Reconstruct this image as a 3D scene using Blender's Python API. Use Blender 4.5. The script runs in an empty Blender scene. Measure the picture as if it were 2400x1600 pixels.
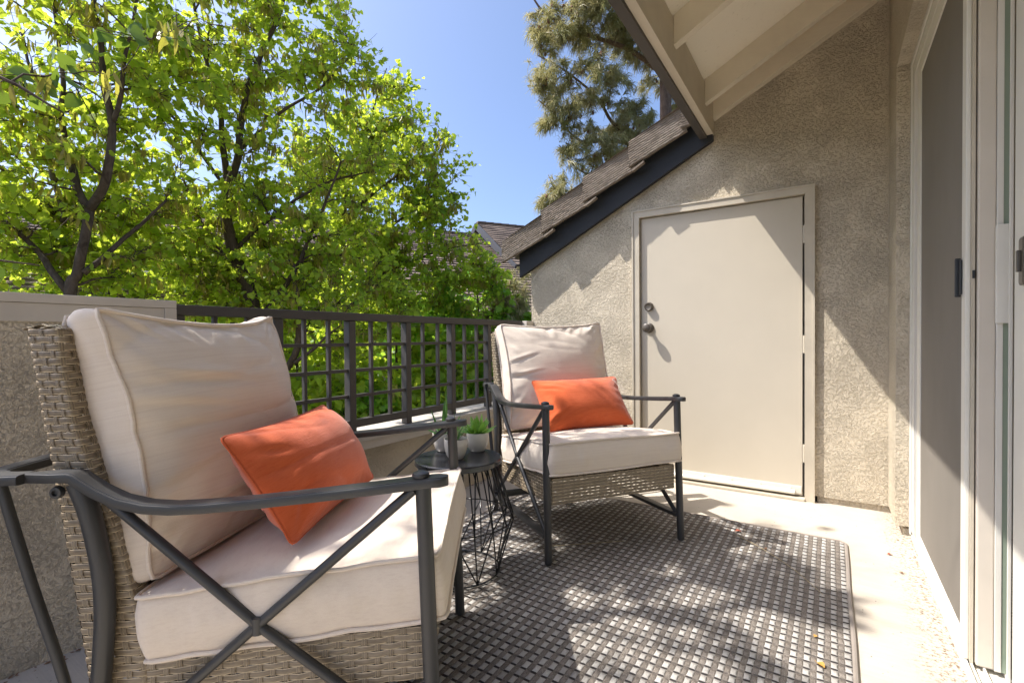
import bpy, bmesh, math, random
import numpy as np
from mathutils import Vector, Matrix, noise
random.seed(7); RNG = np.random.default_rng(11)
PI = math.pi
scene = bpy.context.scene
COL = scene.collection

# ------------------------------------------------------------------ camera
YAW, PITCH, ROLL, CAM_H = math.radians(33.2408), 0.0138, -0.0079, 0.935
_F = Vector((-math.sin(YAW), math.cos(YAW), 0)); _R = Vector((math.cos(YAW), math.sin(YAW), 0)); _U = Vector((0, 0, 1))
F = _F*math.cos(PITCH) - _U*math.sin(PITCH); U = _U*math.cos(PITCH) + _F*math.sin(PITCH)
R3 = _R*math.cos(ROLL) + U*math.sin(ROLL); U3 = -_R*math.sin(ROLL) + U*math.cos(ROLL)
cam_data = bpy.data.cameras.new('camera')
cam_data.sensor_width = 36.0
cam_data.lens = 36.0*1136.84/2400.0
cam_data.shift_y = 8.78/2400.0
cam_data.clip_start = 0.02; cam_data.clip_end = 3000
cam = bpy.data.objects.new('camera', cam_data); COL.objects.link(cam)
M = Matrix.Identity(4)
for i in range(3):
    M[i][0] = R3[i]; M[i][1] = U3[i]; M[i][2] = -F[i]
M[2][3] = CAM_H
cam.matrix_world = M
scene.camera = cam

# ------------------------------------------------------------------ light
SUN_DIR = Vector((1.0, 0.55, -1.66)).normalized()      # the way the light travels
world = bpy.data.worlds.new('World'); scene.world = world; world.use_nodes = True
wn = world.node_tree.nodes; wl = world.node_tree.links; wn.clear()
wo = wn.new('ShaderNodeOutputWorld'); wb = wn.new('ShaderNodeBackground'); sky = wn.new('ShaderNodeTexSky')
sky.sky_type = 'NISHITA'; sky.sun_disc = False
sky.sun_elevation = math.asin(-SUN_DIR.z)
sky.sun_rotation = math.atan2(-SUN_DIR.x, -SUN_DIR.y)
sky.altitude = 400; sky.air_density = 0.75; sky.dust_density = 4.5; sky.ozone_density = 5.0
wb.inputs['Strength'].default_value = 0.10
wl.new(sky.outputs['Color'], wb.inputs['Color']); wl.new(wb.outputs[0], wo.inputs[0])
sl = bpy.data.lights.new('sun', 'SUN'); sl.energy = 2.5; sl.angle = math.radians(0.53); sl.color = (1.0, 0.94, 0.86)
sun = bpy.data.objects.new('sun', sl); COL.objects.link(sun)
sun.rotation_euler = SUN_DIR.to_track_quat('-Z', 'Y').to_euler(); sun.location = (-6, -3, 12)
scene.view_settings.view_transform = 'Standard'; scene.view_settings.look = 'None'
scene.view_settings.exposure = 1.65; scene.view_settings.gamma = 1
scene.render.engine = 'CYCLES'
scene.cycles.max_bounces = 10; scene.cycles.diffuse_bounces = 8; scene.cycles.transparent_max_bounces = 12
scene.cycles.sample_clamp_indirect = 6

# ------------------------------------------------------------------ material helpers
class NT:
    def __init__(s, name):
        s.m = bpy.data.materials.new(name); s.m.use_nodes = True
        s.n = s.m.node_tree.nodes; s.l = s.m.node_tree.links; s.n.clear()
        s.out = s.n.new('ShaderNodeOutputMaterial'); s.b = s.n.new('ShaderNodeBsdfPrincipled')
        s.l.new(s.b.outputs[0], s.out.inputs[0])
        s.tc = s.n.new('ShaderNodeTexCoord')
    def link(s, a, b): s.l.new(a, b)
    def coord(s, scale=(1, 1, 1), out='Object', rot=(0, 0, 0), loc=(0, 0, 0)):
        mp = s.n.new('ShaderNodeMapping'); mp.inputs['Scale'].default_value = scale
        mp.inputs['Rotation'].default_value = rot; mp.inputs['Location'].default_value = loc
        s.l.new(s.tc.outputs[out], mp.inputs[0]); return mp.outputs[0]
    def noise(s, vec, scale, detail=4, rough=.55, dist=0.0):
        t = s.n.new('ShaderNodeTexNoise'); t.inputs['Scale'].default_value = scale; t.inputs['Detail'].default_value = detail
        t.inputs['Roughness'].default_value = rough; t.inputs['Distortion'].default_value = dist
        if vec is not None: s.l.new(vec, t.inputs['Vector'])
        return t.outputs[0]
    def voro(s, vec, scale, feature='F1'):
        t = s.n.new('ShaderNodeTexVoronoi'); t.feature = feature; t.inputs['Scale'].default_value = scale
        if vec is not None: s.l.new(vec, t.inputs['Vector'])
        return t.outputs[0]
    def ramp(s, fac, stops, interp='LINEAR'):
        r = s.n.new('ShaderNodeValToRGB'); r.color_ramp.interpolation = interp
        e = r.color_ramp.elements
        while len(e) < len(stops): e.new(0.5)
        for k, (p, c) in enumerate(stops):
            e[k].position = p
            e[k].color = (c, c, c, 1) if isinstance(c, (int, float)) else (c[0], c[1], c[2], 1)
        s.l.new(fac, r.inputs[0]); return r.outputs[0]
    def math(s, op, a, b=None, c=None, clamp=False):
        t = s.n.new('ShaderNodeMath'); t.operation = op; t.use_clamp = clamp
        for i, x in enumerate((a, b, c)):
            if x is None: continue
            if isinstance(x, (int, float)): t.inputs[i].default_value = x
            else: s.l.new(x, t.inputs[i])
        return t.outputs[0]
    def mix(s, fac, a, b, mode='MIX'):
        t = s.n.new('ShaderNodeMix'); t.data_type = 'RGBA'; t.blend_type = mode
        for i, x in ((0, fac), (6, a), (7, b)):
            if isinstance(x, (int, float)): t.inputs[i].default_value = x if i == 0 else (x, x, x, 1)
            elif isinstance(x, tuple): t.inputs[i].default_value = (x[0], x[1], x[2], 1)
            else: s.l.new(x, t.inputs[i])
        return t.outputs[2]
    def bump(s, h, strength=.5, dist=.01, normal=None):
        t = s.n.new('ShaderNodeBump'); t.inputs['Strength'].default_value = strength; t.inputs['Distance'].default_value = dist
        s.l.new(h, t.inputs['Height'])
        if normal is not None: s.l.new(normal, t.inputs['Normal'])
        return t.outputs[0]
    def sep(s, vec):
        t = s.n.new('ShaderNodeSeparateXYZ'); s.l.new(vec, t.inputs[0]); return t.outputs
    def attr(s, name, out='Fac'):
        t = s.n.new('ShaderNodeAttribute'); t.attribute_name = name; return t.outputs[out]
    def set(s, color=None, rough=None, metal=None, spec=None, normal=None, **kw):
        def put(k, v):
            if v is None: return
            if isinstance(v, (int, float)): s.b.inputs[k].default_value = v
            elif isinstance(v, tuple): s.b.inputs[k].default_value = (v[0], v[1], v[2], 1)
            else: s.l.new(v, s.b.inputs[k])
        put('Base Color', color); put('Roughness', rough); put('Metallic', metal); put('Specular IOR Level', spec); put('Normal', normal)
        for k, v in kw.items(): put(k.replace('_', ' '), v)
        return s.m

def mat_stucco():
    s = NT('stucco'); v = s.coord()
    n1 = s.noise(v, 62, 6, .62, 0.0); n3 = s.noise(v, 170, 4, .65, 0.0)
    flake = s.ramp(n1, [(.44, 0.0), (.49, .8), (.60, 1.0)]); fine = s.ramp(n3, [(.40, 0.0), (.56, 1.0)])
    sm = s.ramp(s.noise(v, 5, 4, .6), [(.40, 0.1), (.60, 1.0)])
    h = s.math('ADD', s.math('MULTIPLY', flake, s.math('ADD', s.math('MULTIPLY', sm, .5), .5)), s.math('MULTIPLY', fine, s.math('ADD', s.math('MULTIPLY', sm, .3), .15)))
    nrm = s.bump(h, 1.0, .0072)
    big = s.noise(v, 1.6, 4, .5)
    c = s.mix(s.ramp(big, [(.3, 0.0), (.7, 1.0)]), (.66, .58, .455), (.71, .63, .50))
    st = s.ramp(s.noise(s.coord((2.5, 2.5, .35)), 2.4, 4, .6), [(.55, 0.0), (.8, .22)])
    c = s.mix(st, c, (.56, .475, .355))
    return s.set(c, .9, spec=.15, normal=nrm)
def mat_paint(name, col, rough=.5, var=.06, dirt=.25, bump=.15, dcol=None):
    s = NT(name); v = s.coord()
    n = s.noise(v, 5, 5, .6); f = s.noise(s.coord((1, 1, 8)), 60, 4, .6)
    dark = tuple(x*(1-var*2) for x in col); lite = tuple(min(1, x*(1+var)) for x in col)
    c = s.mix(s.ramp(n, [(.3, 0.0), (.7, 1.0)]), dark, lite)
    d = s.ramp(s.noise(v, 23, 6, .7), [(.63, 0.0), (.78, dirt)])
    c = s.mix(d, c, dcol or tuple(x*.45 for x in col))
    r = s.ramp(n, [(.2, rough-.08), (.8, min(1, rough+.1))])
    return s.set(c, r, spec=.35, normal=s.bump(f, bump, .002))
def mat_wood_paint(name, col, axis_scale, rough=.6):
    s = NT(name); v = s.coord(axis_scale)
    g = s.noise(v, 12, 6, .65, .6); n = s.noise(s.coord(), 3, 4, .6)
    c = s.mix(s.ramp(n, [(.3, 0.0), (.7, 1.0)]), tuple(x*.9 for x in col), tuple(x*1.06 for x in col))
    c = s.mix(s.ramp(g, [(.60, 0.0), (.8, .3)]), c, tuple(x*.6 for x in col))
    return s.set(c, rough, spec=.3, normal=s.bump(g, .35, .004))
def mat_osb():
    s = NT('soffit_board'); v = s.coord((1, 1, 1))
    fl = s.noise(s.coord((14, 60, 14), rot=(0, 0, .7)), 2.0, 3, .7, 1.2); fl2 = s.noise(s.coord((60, 14, 14), rot=(0, 0, .3)), 1.6, 3, .7, 1.2)
    cr = s.math('MULTIPLY', s.ramp(fl, [(.62, 0.0), (.66, 1.0)]), s.ramp(fl2, [(.5, 0.0), (.6, 1.0)]))
    c = s.mix(s.noise(v, 4, 4, .6), (.88, .82, .69), (.92, .86, .74)); c = s.mix(s.math('MULTIPLY', cr, .5), c, (.35, .29, .2))
    return s.set(c, .7, spec=.25, normal=s.bump(s.math('ADD', fl, s.math('MULTIPLY', fl2, .6)), .25, .003))
def mat_concrete():
    s = NT('concrete'); v = s.coord()
    n = s.noise(v, 2.2, 6, .65); br = s.noise(s.coord((3, 130, 1)), 1.5, 5, .7); f = s.noise(v, 260, 3, .6)
    c = s.mix(s.ramp(n, [(.3, 0.0), (.7, 1.0)]), (.47, .42, .355), (.55, .50, .43))
    c = s.mix(s.ramp(br, [(.42, .20), (.6, 0.0)]), c, (.36, .32, .26))
    sp = s.ramp(s.voro(v, 30), [(.05, 1.0), (.09, 0.0)]); spm = s.ramp(s.noise(v, 9, 2), [(.42, 0.0), (.5, 1.0)])
    c = s.mix(s.math('MULTIPLY', sp, spm), c, (.045, .035, .028)); c = s.mix(s.ramp(s.noise(v, 150, 4, .8), [(.30, .55), (.40, 0.0)]), c, (.20, .17, .14))
    x, y, z = s.sep(v)
    edge = s.math('ADD', s.math('MULTIPLY', s.noise(v, 11, 5, .7), .16), x)
    dirt = s.ramp(edge, [(.27, 0.0), (.36, 1.0)])
    dl = s.ramp(s.math('ADD', x, s.math('MULTIPLY', s.noise(v, 6, 4, .7), .35)), [(0.0, 0.0), (.001, 0.0)])
    c = s.mix(s.math('MULTIPLY', dirt, s.ramp(s.noise(v, 75, 4, .75), [(.50, 0.0), (.60, .9)])), c, (.13, .075, .04))
    return s.set(c, .88, spec=.2, normal=s.bump(s.math('ADD', s.math('MULTIPLY', br, 1.0), s.math('MULTIPLY', f, .35)), .35, .002))
def mat_metal(name, col=(.030, .030, .031), rough=.42):
    s = NT(name); v = s.coord(); n = s.noise(v, 420, 3, .6); b = s.noise(v, 9, 4, .6)
    c = s.mix(s.ramp(b, [(.3, 0.0), (.75, 1.0)]), col, tuple(x*1.35 for x in col))
    c = s.mix(s.ramp(s.noise(v, 60, 5, .75), [(.68, 0.0), (.76, .5)]), c, (.16, .15, .13))
    return s.set(c, s.ramp(b, [(.2, rough-.05), (.8, rough+.12)]), spec=.55, normal=s.bump(n, .22, .0008), Coat_Weight=.1, Coat_Roughness=.35)
def mat_fabric(name, col, dark, axis=(5, 5, 230), slub=.5, weave=900):
    s = NT(name); v = s.coord()
    st = s.noise(s.coord(axis), 1.0, 4, .7); n = s.noise(v, 5, 4, .6); f = s.noise(v, weave, 2, .5)
    c = s.mix(s.ramp(n, [(.3, 0.0), (.7, 1.0)]), tuple(x*.96 for x in col), col)
    c = s.mix(s.ramp(st, [(.45, 0.0), (.75, slub)]), c, dark)
    c = s.mix(s.ramp(f, [(.35, .25), (.6, 0.0)]), c, dark)
    h = s.math('ADD', s.math('MULTIPLY', st, .7), f)
    m = s.set(c, .92, spec=.15, normal=s.bump(h, .35, .0012))
    s.b.inputs['Sheen Weight'].default_value = .25; s.b.inputs['Sheen Roughness'].default_value = .5
    return m
def mat_orange():
    s = NT('orange_fabric')
    st = s.noise(s.coord((30, 30, 420)), 1.0, 4, .75); st2 = s.noise(s.coord((260, 260, 30)), 1.0, 3, .7); n = s.noise(s.coord(), 6, 4, .6)
    c = s.mix(s.ramp(n, [(.3, 0.0), (.7, 1.0)]), (.53, .098, .027), (.61, .125, .040))
    c = s.mix(s.ramp(st, [(.3, .55), (.5, 0.0)]), c, (.46, .055, .012))
    c = s.mix(s.ramp(st, [(.62, 0.0), (.8, .45)]), c, (.82, .25, .10))
    m = s.set(c, .9, spec=.15, normal=s.bump(s.math('ADD', st, s.math('MULTIPLY', st2, .5)), .55, .0022))
    s.b.inputs['Sheen Weight'].default_value = .3
    return m
def mat_wicker():
    s = NT('wicker'); uv = s.coord(out='UV'); x, y, z = s.sep(uv)
    # v across a strand in 0..1, u metres along it (+ random offset)
    e = s.math('ABSOLUTE', s.math('SUBTRACT', y, .5))
    edge = s.ramp(e, [(.33, 0.0), (.43, 1.0)])
    st = s.noise(s.coord((9, 7, 1), out='UV'), 1.0, 4, .7); st2 = s.noise(s.coord((2.0, .01, 1), out='UV'), 1.7, 3, .6)
    c = s.mix(s.ramp(st, [(.35, 0.0), (.65, 1.0)]), (.095, .072, .048), (.29, .232, .162))
    c = s.mix(s.ramp(st2, [(.4, 0.0), (.7, .5)]), c, (.34, .285, .215))
    c = s.mix(s.math('MULTIPLY', edge, .85), c, (.66, .54, .37))
    return s.set(c, .42, spec=.45, normal=s.bump(s.math('ADD', st, s.math('MULTIPLY', edge, -.6)), .35, .001))
def mat_rug():
    s = NT('rug_weave'); v = s.coord(); x, y, z = s.sep(v)
    wob = s.math('MULTIPLY', s.math('SUBTRACT', s.noise(v, 14, 3, .6), .5), .007); px, py = .0333, .0355
    wob2 = s.math('MULTIPLY', s.math('SUBTRACT', s.noise(v, 30, 2, .5), .5), .006)
    fx = s.math('FRACT', s.math('DIVIDE', s.math('ADD', x, s.math('ADD', wob, 60*px)), px))
    fy = s.math('FRACT', s.math('DIVIDE', s.math('ADD', y, s.math('ADD', wob2, 90*py)), py))
    dx = s.math('ABSOLUTE', s.math('SUBTRACT', fx, .26)); dy = s.math('ABSOLUTE', s.math('SUBTRACT', fy, .37))
    light = s.math('MULTIPLY', s.math('LESS_THAN', dx, .25), s.math('LESS_THAN', dy, .385))
    dash = s.math('MULTIPLY', s.math('LESS_THAN', dx, .255), s.math('GREATER_THAN', fy, .77))
    dash2 = s.math('MULTIPLY', s.math('GREATER_THAN', fx, .56), s.math('GREATER_THAN', fy, .78))
    dash2 = s.math('MULTIPLY', dash2, s.ramp(s.noise(v, 45, 3, .6), [(.40, .10), (.6, .65)]))
    gap = s.ramp(s.math('ABSOLUTE', s.math('SUBTRACT', fx, .53)), [(.0, .55), (.04, 0.0)])
    fib = s.noise(s.coord((480, 150, 1)), 1, 3, .7)
    wn_ = s.n.new('ShaderNodeTexWhiteNoise'); wn_.noise_dimensions = '2D'; cb = s.n.new('ShaderNodeCombineXYZ'); s.link(s.math('FLOOR', s.math('MULTIPLY', x, 2/px)), cb.inputs[0]); s.link(s.math('FLOOR', s.math('DIVIDE', y, py)), cb.inputs[1]); s.link(cb.outputs[0], wn_.inputs['Vector'])
    cl = s.mix(s.ramp(fib, [(.3, 0.0), (.7, 1.0)]), (.42, .40, .375), (.58, .56, .53))
    ct = s.mix(s.ramp(s.noise(v, 520, 3, .85), [(.36, 0.0), (.64, 1.0)]), (.085, .075, .067), (.41, .36, .315))
    ct = s.mix(s.ramp(s.noise(v, 38, 3, .6), [(.4, 0.0), (.65, .35)]), ct, (.13, .115, .10))
    c = s.mix(light, ct, cl); c = s.mix(s.math('MULTIPLY', wn_.outputs['Value'], .38), c, (.10, .085, .07)); c = s.mix(s.math('MAXIMUM', dash, dash2), c, (.045, .041, .042)); c = s.mix(gap, c, (.06, .05, .043))
    hx = s.math('SUBTRACT', 1, s.math('POWER', s.math('MULTIPLY', s.math('ABSOLUTE', s.math('SUBTRACT', s.math('FRACT', s.math('MULTIPLY', fx, 1.92)), .5)), 2), 4))
    hy = s.math('SUBTRACT', 1, s.math('POWER', s.math('MULTIPLY', dy, 2.6), 3))
    h = s.math('ADD', s.math('MULTIPLY', s.math('MAXIMUM', hx, 0), s.math('MAXIMUM', hy, 0)), s.math('MULTIPLY', fib, .3))
    return s.set(c, .95, spec=.1, normal=s.bump(h, .9, .006))
def mat_leaf(name, c1, c2, c3, trans=.55, tcol=(.55, .62, .04)):
    s = NT(name); a = s.attr('rnd')
    c = s.ramp(a, [(0.0, c1), (.45, c2), (1.0, c3)])
    s.set(c, .42, spec=.35)
    t = s.n.new('ShaderNodeBsdfTranslucent'); mx = s.n.new('ShaderNodeMixShader'); mx.inputs[0].default_value = trans
    tc = s.mix(a, tcol, tuple(x*.62 for x in tcol))
    s.link(tc, t.inputs[0]); s.link(s.b.outputs[0], mx.inputs[1]); s.link(t.outputs[0], mx.inputs[2]); s.link(mx.outputs[0], s.out.inputs[0])
    return s.m
def mat_bark(name, a, b):
    s = NT(name); v = s.coord((1, 1, .35)); n = s.noise(v, 22, 6, .7, .5)
    return s.set(s.mix(s.ramp(n, [(.35, 0.0), (.65, 1.0)]), a, b), .9, spec=.2, normal=s.bump(n, .7, .01))
def mat_tile(name, a, b, axis='X', rib=.013):
    s = NT(name); v = s.coord(); n = s.noise(v, 12, 6, .7, .4); f = s.noise(v, 95, 4, .75)
    c = s.mix(s.ramp(n, [(.3, 0.0), (.7, 1.0)]), a, b); c = s.mix(s.ramp(f, [(.35, .4), (.5, 0.0)]), c, tuple(x*.4 for x in a))
    return s.set(c, .92, spec=.15, normal=s.bump(s.math('ADD', n, f), .6, .004))
def mat_plain(name, col, rough=.6, **kw):
    s = NT(name); n = s.noise(s.coord(), 30, 4, .6)
    return s.set(s.mix(n, tuple(x*.88 for x in col), tuple(min(1, x*1.08) for x in col)), rough, **kw)
def mat_screen():
    s = NT('screen_mesh'); v = s.coord()
    n = s.noise(s.coord((1, 1, .7)), 2.2, 4, .55); sp = s.ramp(s.voro(v, 26), [(.02, 1.0), (.035, 0.0)])
    c = s.mix(s.ramp(n, [(.35, 0.0), (.7, 1.0)]), (.19, .172, .150), (.225, .205, .18))
    c = s.mix(s.math('MULTIPLY', sp, s.ramp(s.noise(v, 5, 2), [(.55, 0.0), (.6, .8)])), c, (.6, .55, .5))
    wv = s.math('ADD', s.math('SINE', s.math('MULTIPLY', s.sep(v)[1], 2200)), s.math('SINE', s.math('MULTIPLY', s.sep(v)[2], 2200)))
    return s.set(c, .75, spec=.2, normal=s.bump(wv, .15, .0005))
def mat_glass():
    s = NT('tinted_glass'); return s.set((.27, .33, .26), .15, spec=.5)

STUCCO = mat_stucco()
TRIM = mat_paint('trim_paint', (.55, .495, .40), .5)
DOORP = mat_paint('door_paint', (.57, .515, .42), .42, .012, .10, .10)
RAFT = mat_wood_paint('rafter_paint', (.76, .685, .55), (1.5, 10, 10))
FASC_IN = mat_wood_paint('fascia_board_paint', (.64, .575, .465), (10, 1.5, 10))
FASC = mat_wood_paint('dark_fascia_paint', (.085, .075, .068), (10, 1.5, 10), .5)
BARGE = mat_wood_paint('dark_barge_paint', (.030, .032, .037), (1.5, 10, 10), .55)
OSB = mat_osb(); CONC = mat_concrete()
CAP = mat_paint('cap_paint', (.56, .52, .465), .5)
RAILM = mat_metal('railing_paint', (.048, .043, .040), .5)
METAL = mat_metal('chair_metal'); TMETAL = mat_plain('table_metal', (.020, .022, .026), .24, spec=.6)
CUSH2 = mat_fabric('seat_fabric', (.76, .665, .56), (.62, .51, .425), axis=(230, 5, 60))
CUSH = mat_fabric('cushion_fabric', (.76, .665, .56), (.60, .49, .405))
ORNG = mat_orange(); WICK = mat_wicker(); RUG = mat_rug()
WHITE = mat_paint('white_vinyl', (.74, .72, .66), .4, .03, .12, .05)
CREAM = mat_paint('cream_vinyl', (.66, .60, .52), .45, .03, .15, .05)
SCREEN = mat_screen(); GLASS = mat_glass()
NICKEL = mat_metal('aged_nickel', (.075, .062, .048), .33)
BLACKP = mat_plain('black_plastic', (.02, .022, .024), .4)
TILE = mat_tile('shake_tile', (.20, .165, .135), (.33, .285, .24))
TILE2 = mat_tile('far_roof_tile', (.17, .13, .105), (.27, .215, .175))
BARK = mat_bark('redbud_bark', (.05, .038, .03), (.12, .095, .075)); PBARK = mat_bark('pine_bark', (.10, .065, .045), (.22, .15, .11))
POT = mat_plain('pot_glaze', (.62, .59, .55), .18, spec=.6); SOIL = mat_plain('soil', (.03, .025, .02), .95)
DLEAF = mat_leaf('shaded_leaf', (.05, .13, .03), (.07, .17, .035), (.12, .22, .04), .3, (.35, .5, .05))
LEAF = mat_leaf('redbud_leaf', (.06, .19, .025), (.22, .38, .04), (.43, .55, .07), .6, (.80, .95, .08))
POD = mat_leaf('seed_pod', (.20, .22, .04), (.30, .28, .06), (.40, .33, .12), .45, (.70, .66, .10))
SHRUB = mat_leaf('shrub_leaf', (.06, .20, .025), (.15, .34, .04), (.28, .46, .06), .55, (.60, .90, .08))
NEEDLE = mat_leaf('pine_needle', (.14, .17, .05), (.30, .30, .12), (.55, .46, .27), .35, (.62, .56, .25))
CONE = mat_plain('pine_cone', (.16, .07, .035), .8)
ALOE = mat_leaf('aloe_leaf', (.05, .15, .05), (.08, .2, .06), (.14, .27, .08), .2, (.25, .5, .1))
SUCC = mat_leaf('succulent_leaf', (.10, .28, .04), (.16, .36, .05), (.26, .45, .10), .3, (.4, .7, .1))

# ------------------------------------------------------------------ object helpers
def tag(o, label=None, cat=None, group=None, kind=None):
    if label: o['label'] = label
    if cat: o['category'] = cat
    if group: o['group'] = group
    if kind: o['kind'] = kind
    return o
def empty(name, loc=(0, 0, 0), rz=0.0, label=None, cat=None, group=None):
    o = bpy.data.objects.new(name, None); COL.objects.link(o)
    o.location = loc; o.rotation_euler = (0, 0, rz); o.empty_display_size = .1
    return tag(o, label, cat, group)
class MB:
    def __init__(s): s.v = []; s.f = []; s.uv = []; s.n = 0; s.hasuv = False
    def add(s, verts, faces, uvs=None):
        base = s.n; s.v.extend([tuple(p) for p in verts]); s.n += len(verts)
        for k, f in enumerate(faces):
            s.f.append(tuple(base+i for i in f))
            if uvs is not None: s.hasuv = True; s.uv.extend([uvs[i] for i in f])
            else: s.uv.extend([(0, 0)]*len(f))
        return s
    def grid(s, P, closed_u=False, closed_v=False, uvs=None, flip=False):
        nu = len(P); nv = len(P[0]); verts = [p for row in P for p in row]; fs = []
        for i in range(nu if closed_u else nu-1):
            for j in range(nv if closed_v else nv-1):
                a = i*nv+j; b = ((i+1) % nu)*nv+j; c = ((i+1) % nu)*nv+(j+1) % nv; d = i*nv+(j+1) % nv
                fs.append((a, b, c, d) if not flip else (d, c, b, a))
        return s.add(verts, fs, uvs)
    def box(s, lo, hi, bev=0.0, M=None):
        bm = bmesh.new(); bmesh.ops.create_cube(bm, size=1)
        for v in bm.verts:
            v.co = Vector([lo[i]+(v.co[i]+.5)*(hi[i]-lo[i]) for i in range(3)])
        if bev: bmesh.ops.bevel(bm, geom=bm.edges[:], offset=bev, segments=2, profile=.6, affect='EDGES')
        if M is not None: bm.transform(M)
        bm.verts.index_update(); s.add([v.co[:] for v in bm.verts], [[v.index for v in f.verts] for f in bm.faces]); bm.free(); return s
    def bar(s, a, b, w, h, bev=0.0, up=(0, 0, 1)):
        a = Vector(a); b = Vector(b); d = b-a; L = d.length; z = d.normalized(); x = Vector(up).cross(z)
        if x.length < 1e-4: x = Vector((1, 0, 0)).cross(z)
        x.normalize(); y = z.cross(x); M = Matrix.Identity(4)
        for i in range(3): M[i][0] = x[i]; M[i][1] = y[i]; M[i][2] = z[i]; M[i][3] = a[i]
        return s.box((-w/2, -h/2, 0), (w/2, h/2, L), bev, M)
    def tube(s, path, r, seg=12, caps=True, closed=False):
        path = [Vector(p) for p in path]; n = len(path); rr = [r(i/(n-1)) if callable(r) else r for i in range(n)] if not isinstance(r, (list, tuple)) else r
        T = []
        for i in range(n):
            if closed: t = path[(i+1) % n]-path[(i-1) % n]
            else: t = path[min(i+1, n-1)]-path[max(i-1, 0)]
            T.append(t.normalized())
        ref = Vector((0, 0, 1)) if abs(T[0].z) < .9 else Vector((1, 0, 0))
        x = T[0].cross(ref).normalized(); rows = []
        for i in range(n):
            x = (x - T[i]*x.dot(T[i])).normalized(); y = T[i].cross(x)
            rows.append([path[i]+(x*math.cos(a)+y*math.sin(a))*rr[i] for a in [2*PI*k/seg for k in range(seg)]])
        s.grid(rows, closed, True)
        if caps and not closed:
            b = s.n-n*seg
            s.f.append(tuple(b+k for k in range(seg))); s.uv.extend([(0, 0)]*seg)
            s.f.append(tuple(b+(n-1)*seg+k for k in reversed(range(seg)))); s.uv.extend([(0, 0)]*seg)
        return s
    def lathe(s, prof, seg=32, c=(0, 0, 0), M=None):
        rows = []
        for r, z in prof:
            row = [Vector((c[0]+r*math.cos(2*PI*k/seg), c[1]+r*math.sin(2*PI*k/seg), c[2]+z)) for k in range(seg)]
            if M is not None: row = [M @ p for p in row]
            rows.append(row)
        return s.grid(rows, False, True, flip=True)
    def prism(s, poly, axis, a, b):
        def mk(p, t):
            q = list(p); q.insert(axis, t); return tuple(q)
        n = len(poly); v = [mk(p, a) for p in poly]+[mk(p, b) for p in poly]
        fs = [tuple(range(n)), tuple(range(2*n-1, n-1, -1))]+[(i, i+n, (i+1) % n+n, (i+1) % n) for i in range(n)]
        return s.add(v, fs)
    def build(s, name, mat, parent=None, smooth=True, angle=40, recalc=True):
        me = bpy.data.meshes.new(name); me.from_pydata(s.v, [], s.f)
        if s.hasuv:
            l = me.uv_layers.new(name='UVMap'); l.data.foreach_set('uv', np.array(s.uv, dtype=np.float32).ravel())
        me.materials.append(mat)
        if recalc:
            bm = bmesh.new(); bm.from_mesh(me); bmesh.ops.recalc_face_normals(bm, faces=bm.faces[:])
            if smooth:
                ca = math.radians(angle)
                for e in bm.edges:
                    if len(e.link_faces) == 2: e.smooth = e.calc_face_angle(0) < ca
            bm.to_mesh(me); bm.free()
        if smooth: me.polygons.foreach_set('use_smooth', [True]*len(me.polygons))
        me.update()
        o = bpy.data.objects.new(name, me); COL.objects.link(o)
        if parent is not None: o.parent = parent
        return o
def np_mesh(name, V, faces_flat, nper, mat, parent=None, rnd=None, smooth=False):
    me = bpy.data.meshes.new(name); nf = len(faces_flat)//nper
    me.vertices.add(len(V)); me.vertices.foreach_set('co', V.astype(np.float32).ravel())
    me.loops.add(len(faces_flat)); me.loops.foreach_set('vertex_index', faces_flat.astype(np.int32))
    me.polygons.add(nf); me.polygons.foreach_set('loop_start', np.arange(0, nf*nper, nper, dtype=np.int32))
    if smooth: me.polygons.foreach_set('use_smooth', np.ones(nf, dtype=bool))
    if rnd is not None:
        a = me.attributes.new('rnd', 'FLOAT', 'POINT'); a.data.foreach_set('value', rnd.astype(np.float32))
    me.materials.append(mat); me.update(); me.validate()
    o = bpy.data.objects.new(name, me); COL.objects.link(o)
    if parent is not None: o.parent = parent
    return o
def norm(a): return a/np.maximum(np.linalg.norm(a, axis=1, keepdims=True), 1e-9)
def scatter(name, C, D, N, S, tv, tf, mat, parent, rnd):
    """Copies of a small template (tv: x side, y along, z normal) at C, along D, facing N, size S."""
    D = norm(D); X = norm(np.cross(D, N)); Z = np.cross(X, D); k = len(tv)
    V = C[:, None, :] + S[:, None, None]*(tv[None, :, 0:1]*X[:, None, :] + tv[None, :, 1:2]*D[:, None, :] + tv[None, :, 2:3]*Z[:, None, :])
    Fc = (tf[None, :, :] + (np.arange(len(C))*k)[:, None, None]).ravel()
    return np_mesh(name, V.reshape(-1, 3), Fc, tf.shape[1], mat, parent, np.repeat(rnd, k))
def catmull(P, n=8, closed=False):
    P = [Vector(p) for p in P]; out = []; m = len(P)
    for i in range(m if closed else m-1):
        p0 = P[(i-1) % m] if closed or i > 0 else P[0]*2-P[1]; p1 = P[i]; p2 = P[(i+1) % m]
        p3 = P[(i+2) % m] if closed or i+2 < m else P[-1]*2-P[-2]
        for k in range(n):
            t = k/n; out.append(.5*((2*p1)+(p2-p0)*t+(2*p0-5*p1+4*p2-p3)*t*t+(3*p1-p0-3*p2+p3)*t**3))
    if not closed: out.append(P[-1])
    return out
def interp(x, xs, ys): return float(np.interp(x, xs, ys))

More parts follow.
